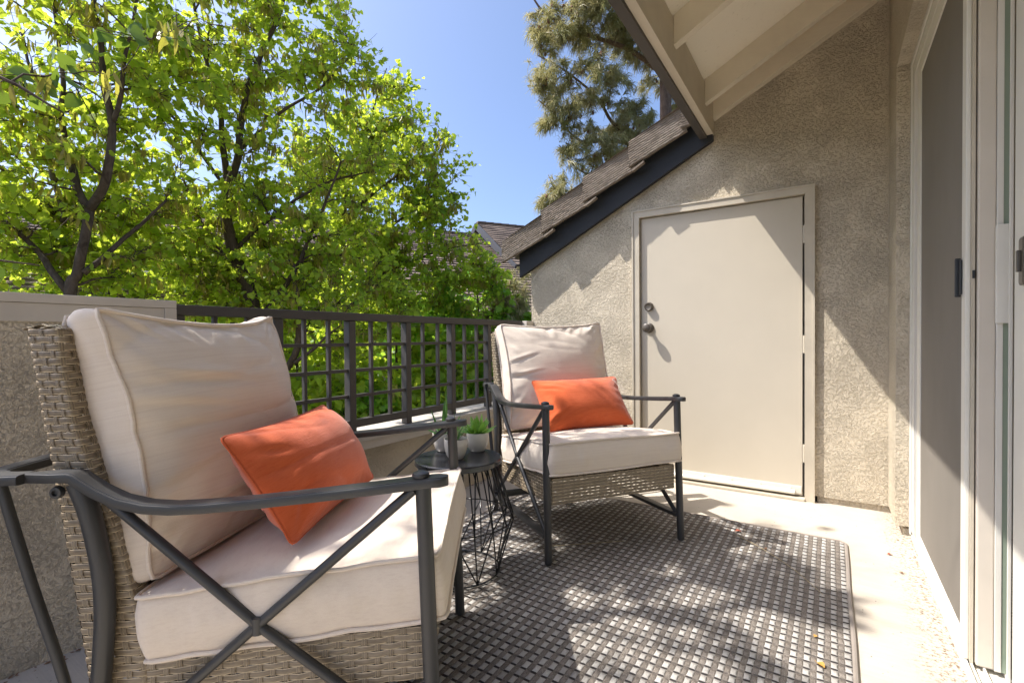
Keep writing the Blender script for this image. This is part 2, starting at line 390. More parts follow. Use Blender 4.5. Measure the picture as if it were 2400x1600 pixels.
# ================================================================== SETTING
YW, XR, XL = 3.211, 0.318, -1.919
fl = MB(); fl.box((XL-.01, -3.6, -.16), (.62, YW+.02, 0.0)).build('floor', CONC, smooth=False)
tag(bpy.data.objects['floor'], kind='structure')
g = MB(); g.add([(-900, -900, -2.9), (900, -900, -2.9), (900, 900, -2.9), (-900, 900, -2.9)], [(0, 1, 2, 3)])
gm = NT('lawn_ground'); gv = gm.coord(); gm.set(gm.mix(gm.ramp(gm.noise(gv, .8, 6, .7), [(.35, 0.0), (.65, 1.0)]), (.045, .06, .02), (.10, .085, .05)), .95, spec=.1)
tag(g.build('ground', gm.m, smooth=False), kind='structure')

# ---------------------------------------------------------------- storage closet: wall, door, roof
SLOPE = .524; TA = math.atan(SLOPE)
clo = empty('storage_closet', (-1.0, YW, 0), label='tan stucco storage closet with beige door and shingled lean-to roof', cat='building')
def CH(o, p): o.parent = p; o.matrix_parent_inverse = Matrix.Translation(-Vector(p.location)) if p.rotation_euler.z == 0 else (Matrix.Translation(p.location) @ p.rotation_euler.to_matrix().to_4x4()).inverted(); return o
def part(mb, name, mat, p, **k):
    o = mb.build(name, mat, None, **k); CH(o, p); return o
def zr(x): return 1.463+SLOPE*(x+1.922)        # underside line of the barge board on the wall
DX0, DX1, DZ1 = -1.070, -.118, 1.738
w = MB()
# front face with the door opening, butted pieces
def wallpoly(poly): w.prism(poly, 1, YW, YW+.12)
wallpoly([(-1.922, -.16), (DX0-.001, -.16), (DX0-.001, zr(DX0)+.14), (-1.922, zr(-1.922)+.14)])
wallpoly([(DX0, DZ1), (DX1, DZ1), (DX1, 3.9), (-.70, 3.9), (-.70, zr(-.70)+.14), (DX0, zr(DX0)+.14)])
wallpoly([(DX1, .035), (.62, .035), (.62, 3.9), (DX1, 3.9)])
w.box((DX1+.06, YW+.012, -.05), (.30, YW+.1, .034))
w.prism([(YW+.121, -2.9), (YW+1.9, -2.9), (YW+1.9, 1.58), (YW+.121, 1.58)], 0, -1.922, -1.80)
w.box((-1.80, YW+.121, -2.9), (-1.922+.14, YW+.24, -.161))
w.box((-1.2, YW+.50, -.1), (.1, YW+.52, 1.9)); w.box((-1.2, YW+.121, 1.88), (.1, YW+.499, 1.9)); w.box((-1.2, YW+.121, -.1), (-1.18, YW+.499, 1.879)); w.box((.08, YW+.121, -.1), (.1, YW+.499, 1.879)); w.box((-1.179, YW+.121, -.1), (.079, YW+.499, -.08))
wall = part(w, 'wall', STUCCO, clo, smooth=False)
# metal screed line along the rake, painted
t = MB(); t.bar((-1.93, YW-.004, zr(-1.93)+.004), (-.62, YW-.004, zr(-.62)+.004), .012, .02); part(t, 'rake_trim', RAFT, clo, smooth=False)
# door frame
df = MB(); tw = .047
df.prism([(-1.117, 0), (-1.117+tw, 0), (-1.117+tw, 1.781-tw), (-1.117, 1.781)], 1, YW-.018, YW+.02)
df.prism([(-.071-tw, 0), (-.071, 0), (-.071, 1.781), (-.071-tw, 1.781-tw)], 1, YW-.018, YW+.02)
df.prism([(-1.117, 1.7815), (-1.117+tw, 1.7815-tw), (-.071-tw, 1.7815-tw), (-.071, 1.7815)], 1, YW-.0185, YW+.02)
for x0, x1 in ((-1.1185, -1.108), (-.080, -.0695)): df.box((x0, YW-.024, 0), (x1, YW-.0186, 1.783), .001)
df.box((-1.108, YW-.024, 1.774), (-.080, YW-.0188, 1.783), .001)
df.box((DX0, YW+.0205, 0), (DX0+.006, YW+.11, DZ1)); df.box((DX1-.006, YW+.0205, 0), (DX1, YW+.11, DZ1)); df.box((DX0+.006, YW+.0205, DZ1-.006), (DX1-.006, YW+.11, DZ1))
dfo = part(df, 'door_frame', TRIM, clo, smooth=False)
th = MB(); th.box((DX0, YW-.03, 0.0005), (DX1, YW+.11, .016), .003); part(th, 'threshold', TRIM, clo, smooth=False)
door = part(MB().box((DX0+.010, YW+.008, .024), (DX1-.012, YW+.046, DZ1-.010), .002), 'door', DOORP, clo, smooth=False)
def sub(mb, name, mat, p, **k):
    return mb.build(name, mat, p, **k)       # part() leaves p with an identity world matrix
def ylathe(prof, x, y, z, seg=28):
    m = MB(); M_ = Matrix.Translation((x, y, z)) @ Matrix.Rotation(PI/2, 4, 'X'); m.lathe(prof, seg, M=M_); return m
DS = YW+.008
k = ylathe([(0.0, -.002), (.0335, -.002), (.034, .004), (.030, .009), (.017, .012), (.0125, .018), (.0125, .034), (.018, .038), (.027, .046), (.030, .055), (.0275, .064), (.018, .070), (.0, .0715)], -1.012, DS, .998)
sub(k, 'knob', NICKEL, door)
k = ylathe([(0.0, -.002), (.030, -.002), (.0305, .004), (.0265, .022), (.0225, .026), (.018, .0235), (.0, .0235)], -1.011, DS, 1.140)
db = sub(k, 'deadbolt', NICKEL, door)
for z in (1.51, .89, .27):
    h = MB(); h.tube([(-.1205, YW-.006, z-.05), (-.1205, YW-.006, z+.05)], .0085, 10); h.box((-.1195, YW-.0035, z-.048), (-.104, YW+.004, z+.048), .001)
    for q in (-.017, .017): h.tube([(-.1205, YW-.006, z+q-.0012), (-.1205, YW-.006, z+q+.0012)], .0092, 10)
    sub(h, 'hinge', TRIM, door)
sw = MB(); sw.box((DX0+.012, DS-.006, .034), (DX1-.016, DS-.0005, .078), .001)
rows = []
for i in range(9):
    a = PI*i/8; rows.append([(x, DS-.004-.020*math.sin(a), .040+.014*math.cos(a)) for x in (DX0+.02, DX1-.05)])
sw.grid(rows)
for x in np.linspace(DX0+.09, DX1-.07, 6): sw.lathe([(0, .005), (.004, .004), (.005, 0)], 8, M=Matrix.Translation((x, DS-.006, .064)) @ Matrix.Rotation(PI/2, 4, 'X'))
sub(sw, 'door_sweep', WHITE, door)
# roof over the closet
rf = MB()
def sl(x, off): return zr(x)+off
deck = [(-2.05, zr(-2.05)+.16), (-.66, zr(-.66)+.16), (-.66, zr(-.66)+.20), (-2.05, zr(-2.05)+.20)]
rf.prism(deck, 1, YW-.035, YW+1.95)
roof = part(rf, 'roof', TILE, clo, smooth=False)
bg = MB(); bg.prism([(-2.0, zr(-2.0)-.018), (-.60, zr(-.60)-.018), (-.60, zr(-.60)+.158), (-2.0, zr(-2.0)+.158)], 1, YW-.045, YW-.008)
sub(bg, 'barge_board', BARGE, roof, smooth=False)
# rake tiles: three-part courses of ribbed cement shake, each lapping the one below
edges = [-2.105, -1.755, -1.425, -1.095, -.765, -.69]
YT = YW-.105
for i in range(5):
    x0, x1 = edges[i], edges[i+1]+.03
    t = MB(); ln = (x1-x0); ribs = 11; H = .146
    y0 = YT-.001*i; lift = .030
    P = []
    ns = 40
    prof = []      # height down the side face, with small ribs
    for q in range(ribs*6+1):
        f = q/(ribs*6); rib = .0045*(abs(math.sin(f*ribs*PI))**.6)
        prof.append((f, rib))
    for f, rib in prof:
        row = []
        for a in range(ns+1):
            u = a/ns; x = x0+ln*u; z = zr(x)+.282-.030*u*0+lift*(1-u) - f*H/math.cos(TA)
            jx = x + (.010*noise.noise(Vector((f*9, i*3.1, 2)))) * (1 if a in (0,) else 0)
            nn = .0022*noise.noise(Vector((x*34, f*26, i)))+.0012*noise.noise(Vector((x*120, f*90, i)))
            row.append((jx, y0-.026*(1-u)-rib-nn*1.5, z))
        P.append(row)
    t.grid(P)
    # top sheet and butt end
    top = [[(x0+ln*a/8, y, zr(x0+ln*a/8)+.282+lift*(1-a/8)+.004*math.sin(y*150)) for a in range(9)] for y in (y0-.027, y0+.03, y0+.10, y0+.17)]
    t.grid(top)
    t.grid([[(x0, y, zr(x0)+.282+lift), (x0, y, zr(x0)+.282+lift-.035)] for y in (y0-.027, y0+.17)])
    t.grid([[(x0+.001, y, zr(x0)+.282+lift-f*H/math.cos(TA)) for f in (0, .5, 1)] for y in (y0-.030, y0+.0)])
    t.grid([[(x0+ln*a/6, y0-.026*(1-a/6)+q, zr(x0+ln*a/6)+.282+lift*(1-a/6)-H/math.cos(TA)) for a in range(7)] for q in (-.001, .022)])
    sub(t, 'rake_tile', TILE, roof, smooth=True)
    # the small block under the lap
    t = MB(); xx = x0+.02; t.prism([(xx, zr(xx)+.282-H/math.cos(TA)-.010), (xx+.075, zr(xx+.075)+.282-H/math.cos(TA)-.006), (xx+.075, zr(xx+.075)+.282-H/math.cos(TA)+.004), (xx, zr(xx)+.282-H/math.cos(TA)+.004)], 1, y0-.024, y0+.012)
    if i in (1, 2, 3): sub(t, 'lap_block', TILE, roof, smooth=False)
# field tiles behind the rake, in courses
t = MB()
for i in range(6):
    x0 = -2.105+.33*i; x1 = min(x0+.35, -.66)
    if x1 < x0: continue
    t.prism([(x0, zr(x0)+.24), (x1, zr(x1)+.24), (x1, zr(x1)+.262), (x0, zr(x0)+.275)], 1, YT+.172, YW+1.95)
sub(t, 'field_tiles', TILE, roof, smooth=False)

# ---------------------------------------------------------------- main house: wall, eave, sliding door
house = empty('house', (XR, 1.4, 0), label='tan stucco house wall with painted rafters above and white sliding door', cat='building')
XWF = .258
w = MB()
w.box((XWF, 2.885, .045), (.62, YW-.001, 2.176))
w.box((XWF, -2.2, 2.1765), (.62, YW-.001, 4.3))
w.box((XWF+.03, 2.90, .001), (.6, YW-.004, .031))
part(w, 'wall', STUCCO, house, smooth=False)
EX, EZ = -.596, 2.172            # inner lower corner of the eave fascia
TS = SLOPE
def sz(x): return EZ+.225+TS*(x-EX)     # soffit height
ev = MB()
ev.prism([(EX-.012, sz(EX-.012)), (XWF+.2, sz(XWF+.2)), (XWF+.2, sz(XWF+.2)+.015), (EX-.012, sz(EX-.012)+.015)], 1, -2.4, YW-.002)
eave = part(ev, 'eave_roof', OSB, house, smooth=False)
b = MB(); b.prism([(EX-.001, EZ), (EX-.036, EZ-.002), (EX-.036, EZ+.212), (EX-.001, EZ+.212)], 1, -2.4, YW-.003); sub(b, 'eave_board', FASC_IN, eave, smooth=False)
b = MB(); b.prism([(EX-.037, EZ-.018), (EX-.078, EZ-.018), (EX-.078, EZ+.225), (EX-.037, EZ+.225)], 1, -2.4, YW+.02); sub(b, 'fascia', FASC, eave, smooth=False)
b = MB()
for i in range(5):
    x0 = EX-.135+.34*i
    b.prism([(x0, sz(x0)+.016), (x0+.37, sz(x0+.37)+.016), (x0+.37, sz(x0+.37)+.05), (x0, sz(x0)+.06)], 1, -2.45, YW+.10)
sub(b, 'eave_tiles', TILE, eave, smooth=False)
for y, th in ((3.185, .048), (2.95, .042), (2.29, .042), (1.64, .042), (.99, .042), (.34, .042), (-.31, .042)):
    b = MB(); x0 = EX+.0005; x1 = XWF-.001; hh = .135
    b.prism([(x0, sz(x0)-.001-hh), (x1, sz(x1)-.001-hh), (x1, sz(x1)-.0012), (x0, sz(x0)-.0012)], 1, y-th/2, y+th/2)
    sub(b, 'rafter', RAFT, eave, smooth=False)
b = MB(); x0 = EX+.10; x1 = XWF-.001
# sliding door -------------------------------------------------
sd = part(MB().box((XR-.004, 2.800, .035), (XR+.10, 2.884, 2.150), .002).box((XR-.004, -1.2, 2.096), (XR+.10, 2.7995, 2.150), .002)
          .box((XR-.010, 2.852, .020), (XR-.0045, 2.884, 2.176), .001).box((XR-.010, -1.2, 2.1505), (XR-.0045, 2.8515, 2.176), .001), 'sliding_door', WHITE, house, smooth=False)
s = MB(); s.box((XR-.004, -1.2, .0005), (XR+.14, 2.88, .022), .002)
for x in (XR-.003, XR+.006, XR+.030, XR+.072): s.box((x, -1.2, .0225), (x+.004, 2.80, .036), .001)
sub(s, 'door_track', WHITE, sd, smooth=False)
s = MB()     # screen door frame
s.box((XR-.002, 2.640, .038), (XR+.010, 2.72, 2.09), .002); s.box((XR-.007, 1.800, .038), (XR+.004, 1.846, 2.09), .003)
s.box((XR-.003, 1.847, .038), (XR+.009, 2.639, .088), .002); s.box((XR-.003, 1.847, 2.03), (XR+.009, 2.639, 2.09), .002)
s.box((XR-.001, 2.725, .038), (XR+.006, 2.735, 2.09)); s.box((XR-.001, 2.765, .038), (XR+.006, 2.772, 2.09))
sub(s, 'screen_frame', WHITE, sd, smooth=False)
s = MB(); s.box((XR+.002, 1.8465, .0885), (XR+.004, 2.6385, 2.0295)); sub(s, 'screen', SCREEN, sd, smooth=False)
s = MB(); s.box((XR-.021, 1.846, 1.042), (XR-.0075, 1.858, 1.152), .003).box((XR-.013, 1.832, 1.048), (XR-.0075, 1.8455, 1.146), .002)
sub(s, 'screen_handle', BLACKP, sd, smooth=False)
s = MB(); s.box((XR+.005, 1.7865, 1.088), (XR+.011, 1.7895, 1.110), .001); sub(s, 'latch', BLACKP, sd, smooth=False)
s = MB(); s.box((XR+.004, 1.790, .037), (XR+.011, 1.90, 2.095)).box((XR+.0115, 1.83, .037), (XR+.014, 1.90, 2.095)); sub(s, 'channel', TRIM, sd, smooth=False)
s = MB(); s.box((XR+.0145, 1.780, .037), (XR+.0495, 1.84, 2.095), .004); sub(s, 'fixed_stile', CREAM, sd, smooth=False)
s = MB(); s.box((XR+.0502, 1.776, .037), (XR+.0632, 1.84, 2.095), .001).box((XR+.0655, 1.735, .037), (XR+.0725, 1.742, 2.095), .001); sub(s, 'inner_stile', WHITE, sd, smooth=False)
s = MB(); s.box((XR+.0634, 1.778, .037), (XR+.078, 1.786, 2.095)); sub(s, 'glass', GLASS, sd, smooth=False)
s = MB(); s.box((XR+.0455, 1.757, .965), (XR+.0725, 1.768, 1.222), .002); sub(s, 'cover_plate', WHITE, sd, smooth=False)
s = MB(); s.box((XR+.060, 1.545, .037), (XR+.104, 1.672, 2.095), .003).box((XR+.060, .70, .037), (XR+.104, 1.5445, .12), .003); pn = sub(s, 'door_stile', WHITE, sd, smooth=False)
s = MB(); s.box((XR+.080, .70, .121), (XR+.088, 1.5445, 2.09)); sub(s, 'glass', GLASS, sd, smooth=False)
s = MB(); s.box((XR+.051, 1.570, 1.050), (XR+.0595, 1.607, 1.160), .006).box((XR+.044, 1.583, 1.08), (XR+.051, 1.595, 1.13), .002); sub(s, 'lock_handle', NICKEL, sd, smooth=False)
# dark room behind the glass so the doorway is not open to the sky
rm = MB(); rm.box((1.9, -2.2, -.1), (2.0, YW, 2.6)); rm.box((.62, YW-.1, -.1), (1.9, YW, 2.6)); rm.box((.62, -2.2, 2.4), (1.9, YW-.1, 2.6)); rm.box((.62, -2.2, -.1), (1.9, YW-.1, -.002))
part(rm, 'room_shell', TRIM, house, smooth=False)

# ---------------------------------------------------------------- parapet wall and railing
par = empty('parapet_wall', (XL, .4, 0), label='low stucco balcony wall with painted wood cap, stepping down under the railing', cat='wall')
XO = XL-.16
w = MB(); w.box((XO, -2.2, -2.9), (XL, .738, 1.010)); w.box((XO, .7385, -2.9), (XL, YW-.001, .405)); w.box((XO, 3.119, .4055), (XL-.006, YW-.001, 1.0))
part(w, 'wall', STUCCO, par, smooth=False)
c = MB(); c.box((XO-.02, -2.2, 1.049), (XL+.006, .779, 1.076), .002); c.box((XO-.01, -2.2, 1.0105), (XL-.004, .742, 1.0485), .001); c.box((XO, .7425, .47), (XL+.006, .779, 1.0485), .002)
c.box((XL-.0035, -2.2, .995), (XL+.003, .742, 1.048), .001)
part(c, 'cap', CAP, par, smooth=False)
c = MB(); c.box((XO-.03, .7795, .443), (XL+.035, YW-.002, .468), .003); c.box((XL+.0005, .7795, .400), (XL+.027, YW-.002, .4425), .002); part(c, 'sill_board', CAP, par, smooth=False)
c = MB(); c.box((XO-.01, 3.115, 1.0005), (XL+.012, YW-.001, 1.066), .003); c.box((XL-.0055, 3.122, .469), (XL+.004, YW-.001, 1.0)); part(c, 'end_post', CREAM, par, smooth=False)
rl = empty('railing', (-1.96, 1.95, .47), label='dark metal balcony railing of square lattice panels', cat='railing')
XC = -1.965; Y0, Y1 = .782, 3.113
part(MB().box((XC-.028, Y0, 1.028), (XC+.022, Y1, 1.066), .003), 'top_rail', RAILM, rl, smooth=False)
part(MB().box((XC-.022, Y0, .503), (XC+.016, Y1, .541), .003), 'bottom_rail', RAILM, rl, smooth=False)
posts = [.80, 1.176, 1.553, 1.930, 2.312, 2.694, 3.075]
for y in posts: part(MB().box((XC-.024, y-.0195, .470), (XC+.018, y+.0195, 1.0275), .003), 'post', RAILM, rl, smooth=False)
for a, b_ in zip(posts[:-1], posts[1:]):
    d = (b_-a)/3
    for q in (1, 2): part(MB().box((XC-.012, a+d*q-.0075+.003, .5415), (XC+.008, a+d*q+.0075+.003, 1.0275), .0015), 'baluster', RAILM, rl, smooth=False)
    for z in (.911, .784, .658): part(MB().box((XC-.013, a+.0198, z-.008), (XC+.009, b_-.0198, z+.008), .0015), 'cross_bar', RAILM, rl, smooth=False)

# ================================================================== FURNITURE
WAL = .331
def weave(mb, P, S, T, row=.0145, stake=.0265, amp=.0018, wid=.0125, closed=False, phase=0):
    """Flat strands along s over and under paired stakes along t. P(s,t) -> (point, normal)."""
    nr = max(1, int(round(T/row))); row = T/nr; nk = max(1, int(round(S/stake))); stake = S/nk; per = 3
    for r in range(nr):
        t0 = (r+.5)*row; off = random.random()*40; vs = []; uv = []
        n = nk*per
        jit = [random.uniform(-.0006, .0006) for _ in range(n+1)]
        for i in range(n+1):
            s_ = S*i/n; o = amp*math.cos(PI*s_/stake+PI*(r+phase))
            for q, (dt, dn, vv) in enumerate(((-.5, -.0007, 0.0), (-.17, .0004, .33), (.17, .0004, .67), (.5, -.0007, 1.0))):
                p, nrm = P(s_ % S if closed and i < n else (0 if closed else s_), min(max(t0+dt*wid+jit[i if i < n else 0], 0), T)); vs.append(Vector(p)+Vector(nrm)*(o+dn)); uv.append((s_*3+off, vv))
        fs = []
        for i in range(n):
            for q in range(3): a = i*4+q; fs.append((a, a+4, a+5, a+1))
        mb.add(vs, fs, uv)
    for k_ in range(nk+(0 if closed else 1)):
        for side in (-1, 1):
            s0 = k_*stake+side*.0026; s0 = s0 % S if closed else min(max(s0, 0), S)
            off = random.random()*40; vs = []; uv = []; n = nr*2
            for i in range(n+1):
                t_ = T*i/n; o = -amp*math.cos(PI*k_+PI*((t_/row-.5)+phase))*.9
                for ds, vv in ((-.0022, 0.06), (.0022, .94)):
                    ss = s0+ds; ss = ss % S if closed else min(max(ss, 0), S)
                    p, nrm = P(ss, t_); vs.append(Vector(p)+Vector(nrm)*o); uv.append((t_*3+off, vv))
            mb.add(vs, [(i*2, i*2+1, i*2+3, i*2+2) for i in range(n)], uv)
def loop_path(pts, rnd_=.010):
    """closed polyline -> arclength sampler returning point and outward normal"""
    P = []
    m = len(pts)
    for i in range(m):
        p0, p1, p2 = Vector(pts[i-1]), Vector(pts[i]), Vector(pts[(i+1) % m])
        a = p1+(p0-p1).normalized()*rnd_; b_ = p1+(p2-p1).normalized()*rnd_
        for t in (0, .33, .66, 1): P.append(a*(1-t)**2+2*p1*t*(1-t)+b_*t*t)
    P.append(P[0]); L = [0]
    for i in range(1, len(P)): L.append(L[-1]+(P[i]-P[i-1]).length)
    return P, L
ZS = [.20, .298, .403, .538, .679, .767, .875, .955]
XRr = [-.664, -.675, -.690, -.709, -.730, -.745, -.761, -.774]
XFf = [-.552, -.556, -.571, -.605, -.655, -.683, -.702, -.708]
def make_backrest(root):
    mb = MB(); Y = .312
    ref = [(-.70, -Y), (-.60, -Y), (-.60, -.262), (-.640, -.250), (-.640, .250), (-.60, .262), (-.60, Y), (-.70, Y)]
    Pp, L = loop_path([(x, y) for x, y in ref], .011); S = L[-1]
    N2 = []
    for i in range(len(Pp)-1):
        d = Pp[i+1]-Pp[i]; N2.append(Vector((d.y, -d.x)).normalized())
    def P(s_, t_):
        z = .20+t_; s_ = min(max(s_, 0), S-1e-6); i = int(np.searchsorted(L, s_, side='right'))-1; i = min(i, len(L)-2)
        f = (s_-L[i])/max(L[i+1]-L[i], 1e-9); q = Pp[i].lerp(Pp[i+1], f); n = N2[i]
        xr_, xf_ = interp(z, ZS, XRr), interp(z, ZS, XFf)
        d = xf_-xr_; x = xr_ + (q.x+.70)/.10*d if q.x > -.70 else xr_
        if abs(q.y) < .262: x = xr_ + (q.x+.70)/.10*d
        return (x, q.y*(1+.0*z), z), (n.x, n.y, .12)
    weave(mb, P, S, .752, closed=True)
    # rounded top rolls over posts and panel
    def cap(y0, y1, x0, x1, z0, h):
        def Q(s_, t_):
            f = s_/(x1-x0); return (x0+s_, y0+t_, z0+h*math.sin(PI*min(max(f, 0), 1))**.6), (0, 0, 1)
        weave(mb, Q, x1-x0, y1-y0, row=.0133, stake=.02)
    for a, b_ in ((-Y, -.258), (.258, Y)): cap(a, b_, -.776, -.706, .950, .009)
    cap(-.258, .258, -.776, -.742, .948, .005)
    return mb.build('backrest', WICK, root, recalc=False)
def make_apron(root):
    mb = MB(); x0, x1, Y = -.57, .006, .308
    def ztop(x): return .343+.085*x
    def sheet(a, b_, n, S):
        def P(s_, t_):
            f = s_/S; x = a[0]+(b_[0]-a[0])*f; y = a[1]+(b_[1]-a[1])*f; return (x, y, ztop(x)-.108+t_), n
        weave(mb, P, S, .108, row=.0137, stake=.0262)
    sheet((x1, -Y), (x1, Y), (1, 0, 0), 2*Y); sheet((x0, -Y), (x1, -Y), (0, -1, 0), x1-x0); sheet((x0, Y), (x1, Y), (0, 1, 0), x1-x0); sheet((x0, -Y), (x0, Y), (-1, 0, 0), 2*Y)
    def top(ya, yb):
        def P(s_, t_): x = x0+t_; return (x, ya+s_, ztop(x)+.001), (0, 0, 1)
        weave(mb, P, yb-ya, x1-x0, row=.0137, stake=.0265)
    top(-Y, -Y+.075); top(Y-.075, Y)
    def P(s_, t_): x = x1-.08+s_; return (x, -Y+.075+t_, ztop(x)+.001), (0, 0, 1)
    weave(mb, P, .08, 2*Y-.15, row=.0137, stake=.0265)
    return mb.build('seat_frame', WICK, root, recalc=False)
def flatbar(mb, path, w, th, ups=None, bev=.004, endr=True):
    """flat bar swept along a path; width across (horizontal), rounded edges"""
    P = [Vector(p) for p in path]; n = len(P); rows = []
    L = [0]
    for i in range(1, n): L.append(L[-1]+(P[i]-P[i-1]).length)
    prof = [(-.5, -.25), (-.47, -.45), (-.38, -.5), (.38, -.5), (.47, -.45), (.5, -.25), (.5, .2), (.475, .40), (.42, .44), (.39, .42), (.37, .5), (-.37, .5), (-.39, .42), (-.42, .44), (-.475, .40), (-.5, .2)]
    for i in range(n):
        t = (P[min(i+1, n-1)]-P[max(i-1, 0)]).normalized(); side = t.cross(Vector((0, 0, 1))); side.normalize(); up = side.cross(t).normalized()
        k = 1.0
        if endr:
            d = min(L[i], 1e9 if endr == 'start' else L[-1]-L[i]); k = min(1.0, math.sqrt(max(0.04, 1-(1-min(d/(w*.5), 1))**2)))
        rows.append([P[i]+side*(a*w*k)+up*(b_*th) for a, b_ in prof])
    mb.grid(rows, False, True); b0 = mb.n-n*16
    mb.f.append(tuple(b0+k for k in range(16))); mb.uv.extend([(0, 0)]*16)
    mb.f.append(tuple(b0+(n-1)*16+k for k in reversed(range(16)))); mb.uv.extend([(0, 0)]*16)
def make_chair(loc, ang, label):
    root = empty('patio_chair', loc, ang, label, 'chair', 'wicker and metal patio chairs')
    for sgn in (-1, 1):
        y = sgn*WAL
        m = MB().tube([(0, y, .640), (.010, y+sgn*.001, .33), (.021, y+sgn*.002, 0.013)], .0158, 20); m.lathe([(0, 0), (.0125, 0), (.0162, .006), (.0162, .012)], 20, c=(.0212, y+sgn*.002, .001)); m.build('leg', METAL, root)
        arm = [(.050, .646), (.046, .646), (.035, .6455), (.02, .645), (0, .643), (-.10, .632), (-.22, .620), (-.33, .610), (-.42, .604), (-.48, .602), (-.53, .606), (-.58, .618), (-.62, .638), (-.650, .658), (-.660, .6655), (-.668, .668), (-.70, .6675), (-.76, .665)]
        m = MB(); flatbar(m, [(x, y, z) for x, z in arm], .043, .019, endr=True)
        # seam collar where the arm meets the back hoop
        ao = m.build('armrest', METAL, root, angle=50)
        MB().lathe([(0, .011), (.008, .0105), (.0155, .007), (.0175, .002), (.0165, -.001)], 24, c=(-.004, y, .6545)).build('cap', METAL, ao)
        post = catmull([(-.662, y, .655), (-.641, y, .594), (-.622, y, .50), (-.616, y, .42), (-.621, y, .325), (-.634, y, .20), (-.650, y, .09), (-.662, y, .002)], 6)
        MB().tube(post, lambda f: .0185-.003*f, 20).build('leg', METAL, root)
        st = catmull([(-.806, y, .655), (-.775, y, .54), (-.746, y, .437), (-.720, y, .354), (-.697, y, .276), (-.668, y, .16), (-.655, y, .10)], 4)
        MB().tube(st, .0092, 14).build('strut', METAL, root)
        m = MB().tube([(-.628, y, .640), (-.325, y, .368), (-.008, y, .118)], .0098, 14); m.build('brace', METAL, root)
        m = MB().tube([(-.018, y, .628), (-.325, y, .368), (-.630, y, .105)], .0098, 14)
        m.tube([(-.325, y-sgn*.0, .352), (-.325, y, .384)], .0125, 14); m.build('brace', METAL, root)
        m = MB(); m.bar((.008, y, .112), (-.650, y, .092), .016, .038, .003, up=(0, 1, 0)); 
        m.build('stretcher', METAL, root)
        m = MB(); M_ = Matrix.Translation((-.690, y-sgn*(-.012), .640)) @ Matrix.Rotation(sgn*-PI/2, 4, 'X')
        m.lathe([(0, -.004), (.0115, -.004), (.0125, 0), (.0105, .006), (.006, .0065), (.0055, .002), (0, .002)], 20, M=M_); m.build('bolt', METAL, root)
    hp = catmull([(-.757, -WAL, .665), (-.80, -WAL+.002, .664), (-.834, -WAL+.018, .6635), (-.850, -WAL+.055, .663), (-.854, -.15, .663), (-.854, .15, .663), (-.850, WAL-.055, .663), (-.834, WAL-.018, .6635), (-.80, WAL-.002, .664), (-.757, WAL, .665)], 8)
    m = MB(); flatbar(m, hp, .043, .019, endr=False); m.build('back_hoop', METAL, root, angle=50)
    m = MB(); m.bar((-.655, -WAL, .085), (-.655, WAL, .085), .016, .034, .003); m.build('crossbar', METAL, root)
    m = MB(); m.bar((-.55, -.30, .29), (-.55, .30, .29), .02, .03, .002); m.bar((-.10, -.30, .318), (-.10, .30, .318), .02, .02, .002); m.build('seat_rail', METAL, root)
    make_backrest(root); make_apron(root)
    return root
C1 = ((-.866, .973, 0.0095), math.radians(35.39)); C2 = ((-.783, 2.008, 0.0095), math.radians(-36.06))
chair1 = make_chair(C1[0], C1[1], 'nearer grey wicker chair with charcoal metal arms, close to the camera at the left')
def copy_tree(o, parent=None):
    c = o.copy(); COL.objects.link(c); c.parent = parent
    for ch in list(o.children): copy_tree(ch, c)
    return c
chair2 = copy_tree(chair1); chair2.location = C2[0]; chair2.rotation_euler = (0, 0, C2[1])
chair2['label'] = 'farther grey wicker chair with charcoal metal arms, beside the storage door'

def outline(Wd, H, r, sag, n=56, point=0.0):
    cs = [(-1, -1), (1, -1), (1, 1), (-1, 1)]; P = []
    for k in range(4):
        a = cs[k]; b_ = cs[(k+1) % 4]; nx, ny = -(a[0]+b_[0])/2, -(a[1]+b_[1])/2
        for i in range(n):
            f = i/n; g = math.sin(PI*f)**.8*sag[k]
            P.append(Vector(((a[0]+(b_[0]-a[0])*f)*Wd/2+nx*g, (a[1]+(b_[1]-a[1])*f)*H/2+ny*g)))
    m = len(P); win = max(1, int(r/((Wd+H)/2/n)))
    for _ in range(2):
        Q = []
        for i in range(m):
            acc = Vector((0, 0)); wsum = 0
            for d in range(-win, win+1): acc += P[(i+d) % m]; wsum += 1
            Q.append(acc/wsum)
        P = Q
    return P
def fbm(p, o=3):
    a = 0; s_ = 1
    for k in range(o): a += s_*noise.noise(p*(2**k)); s_ *= .5
    return a
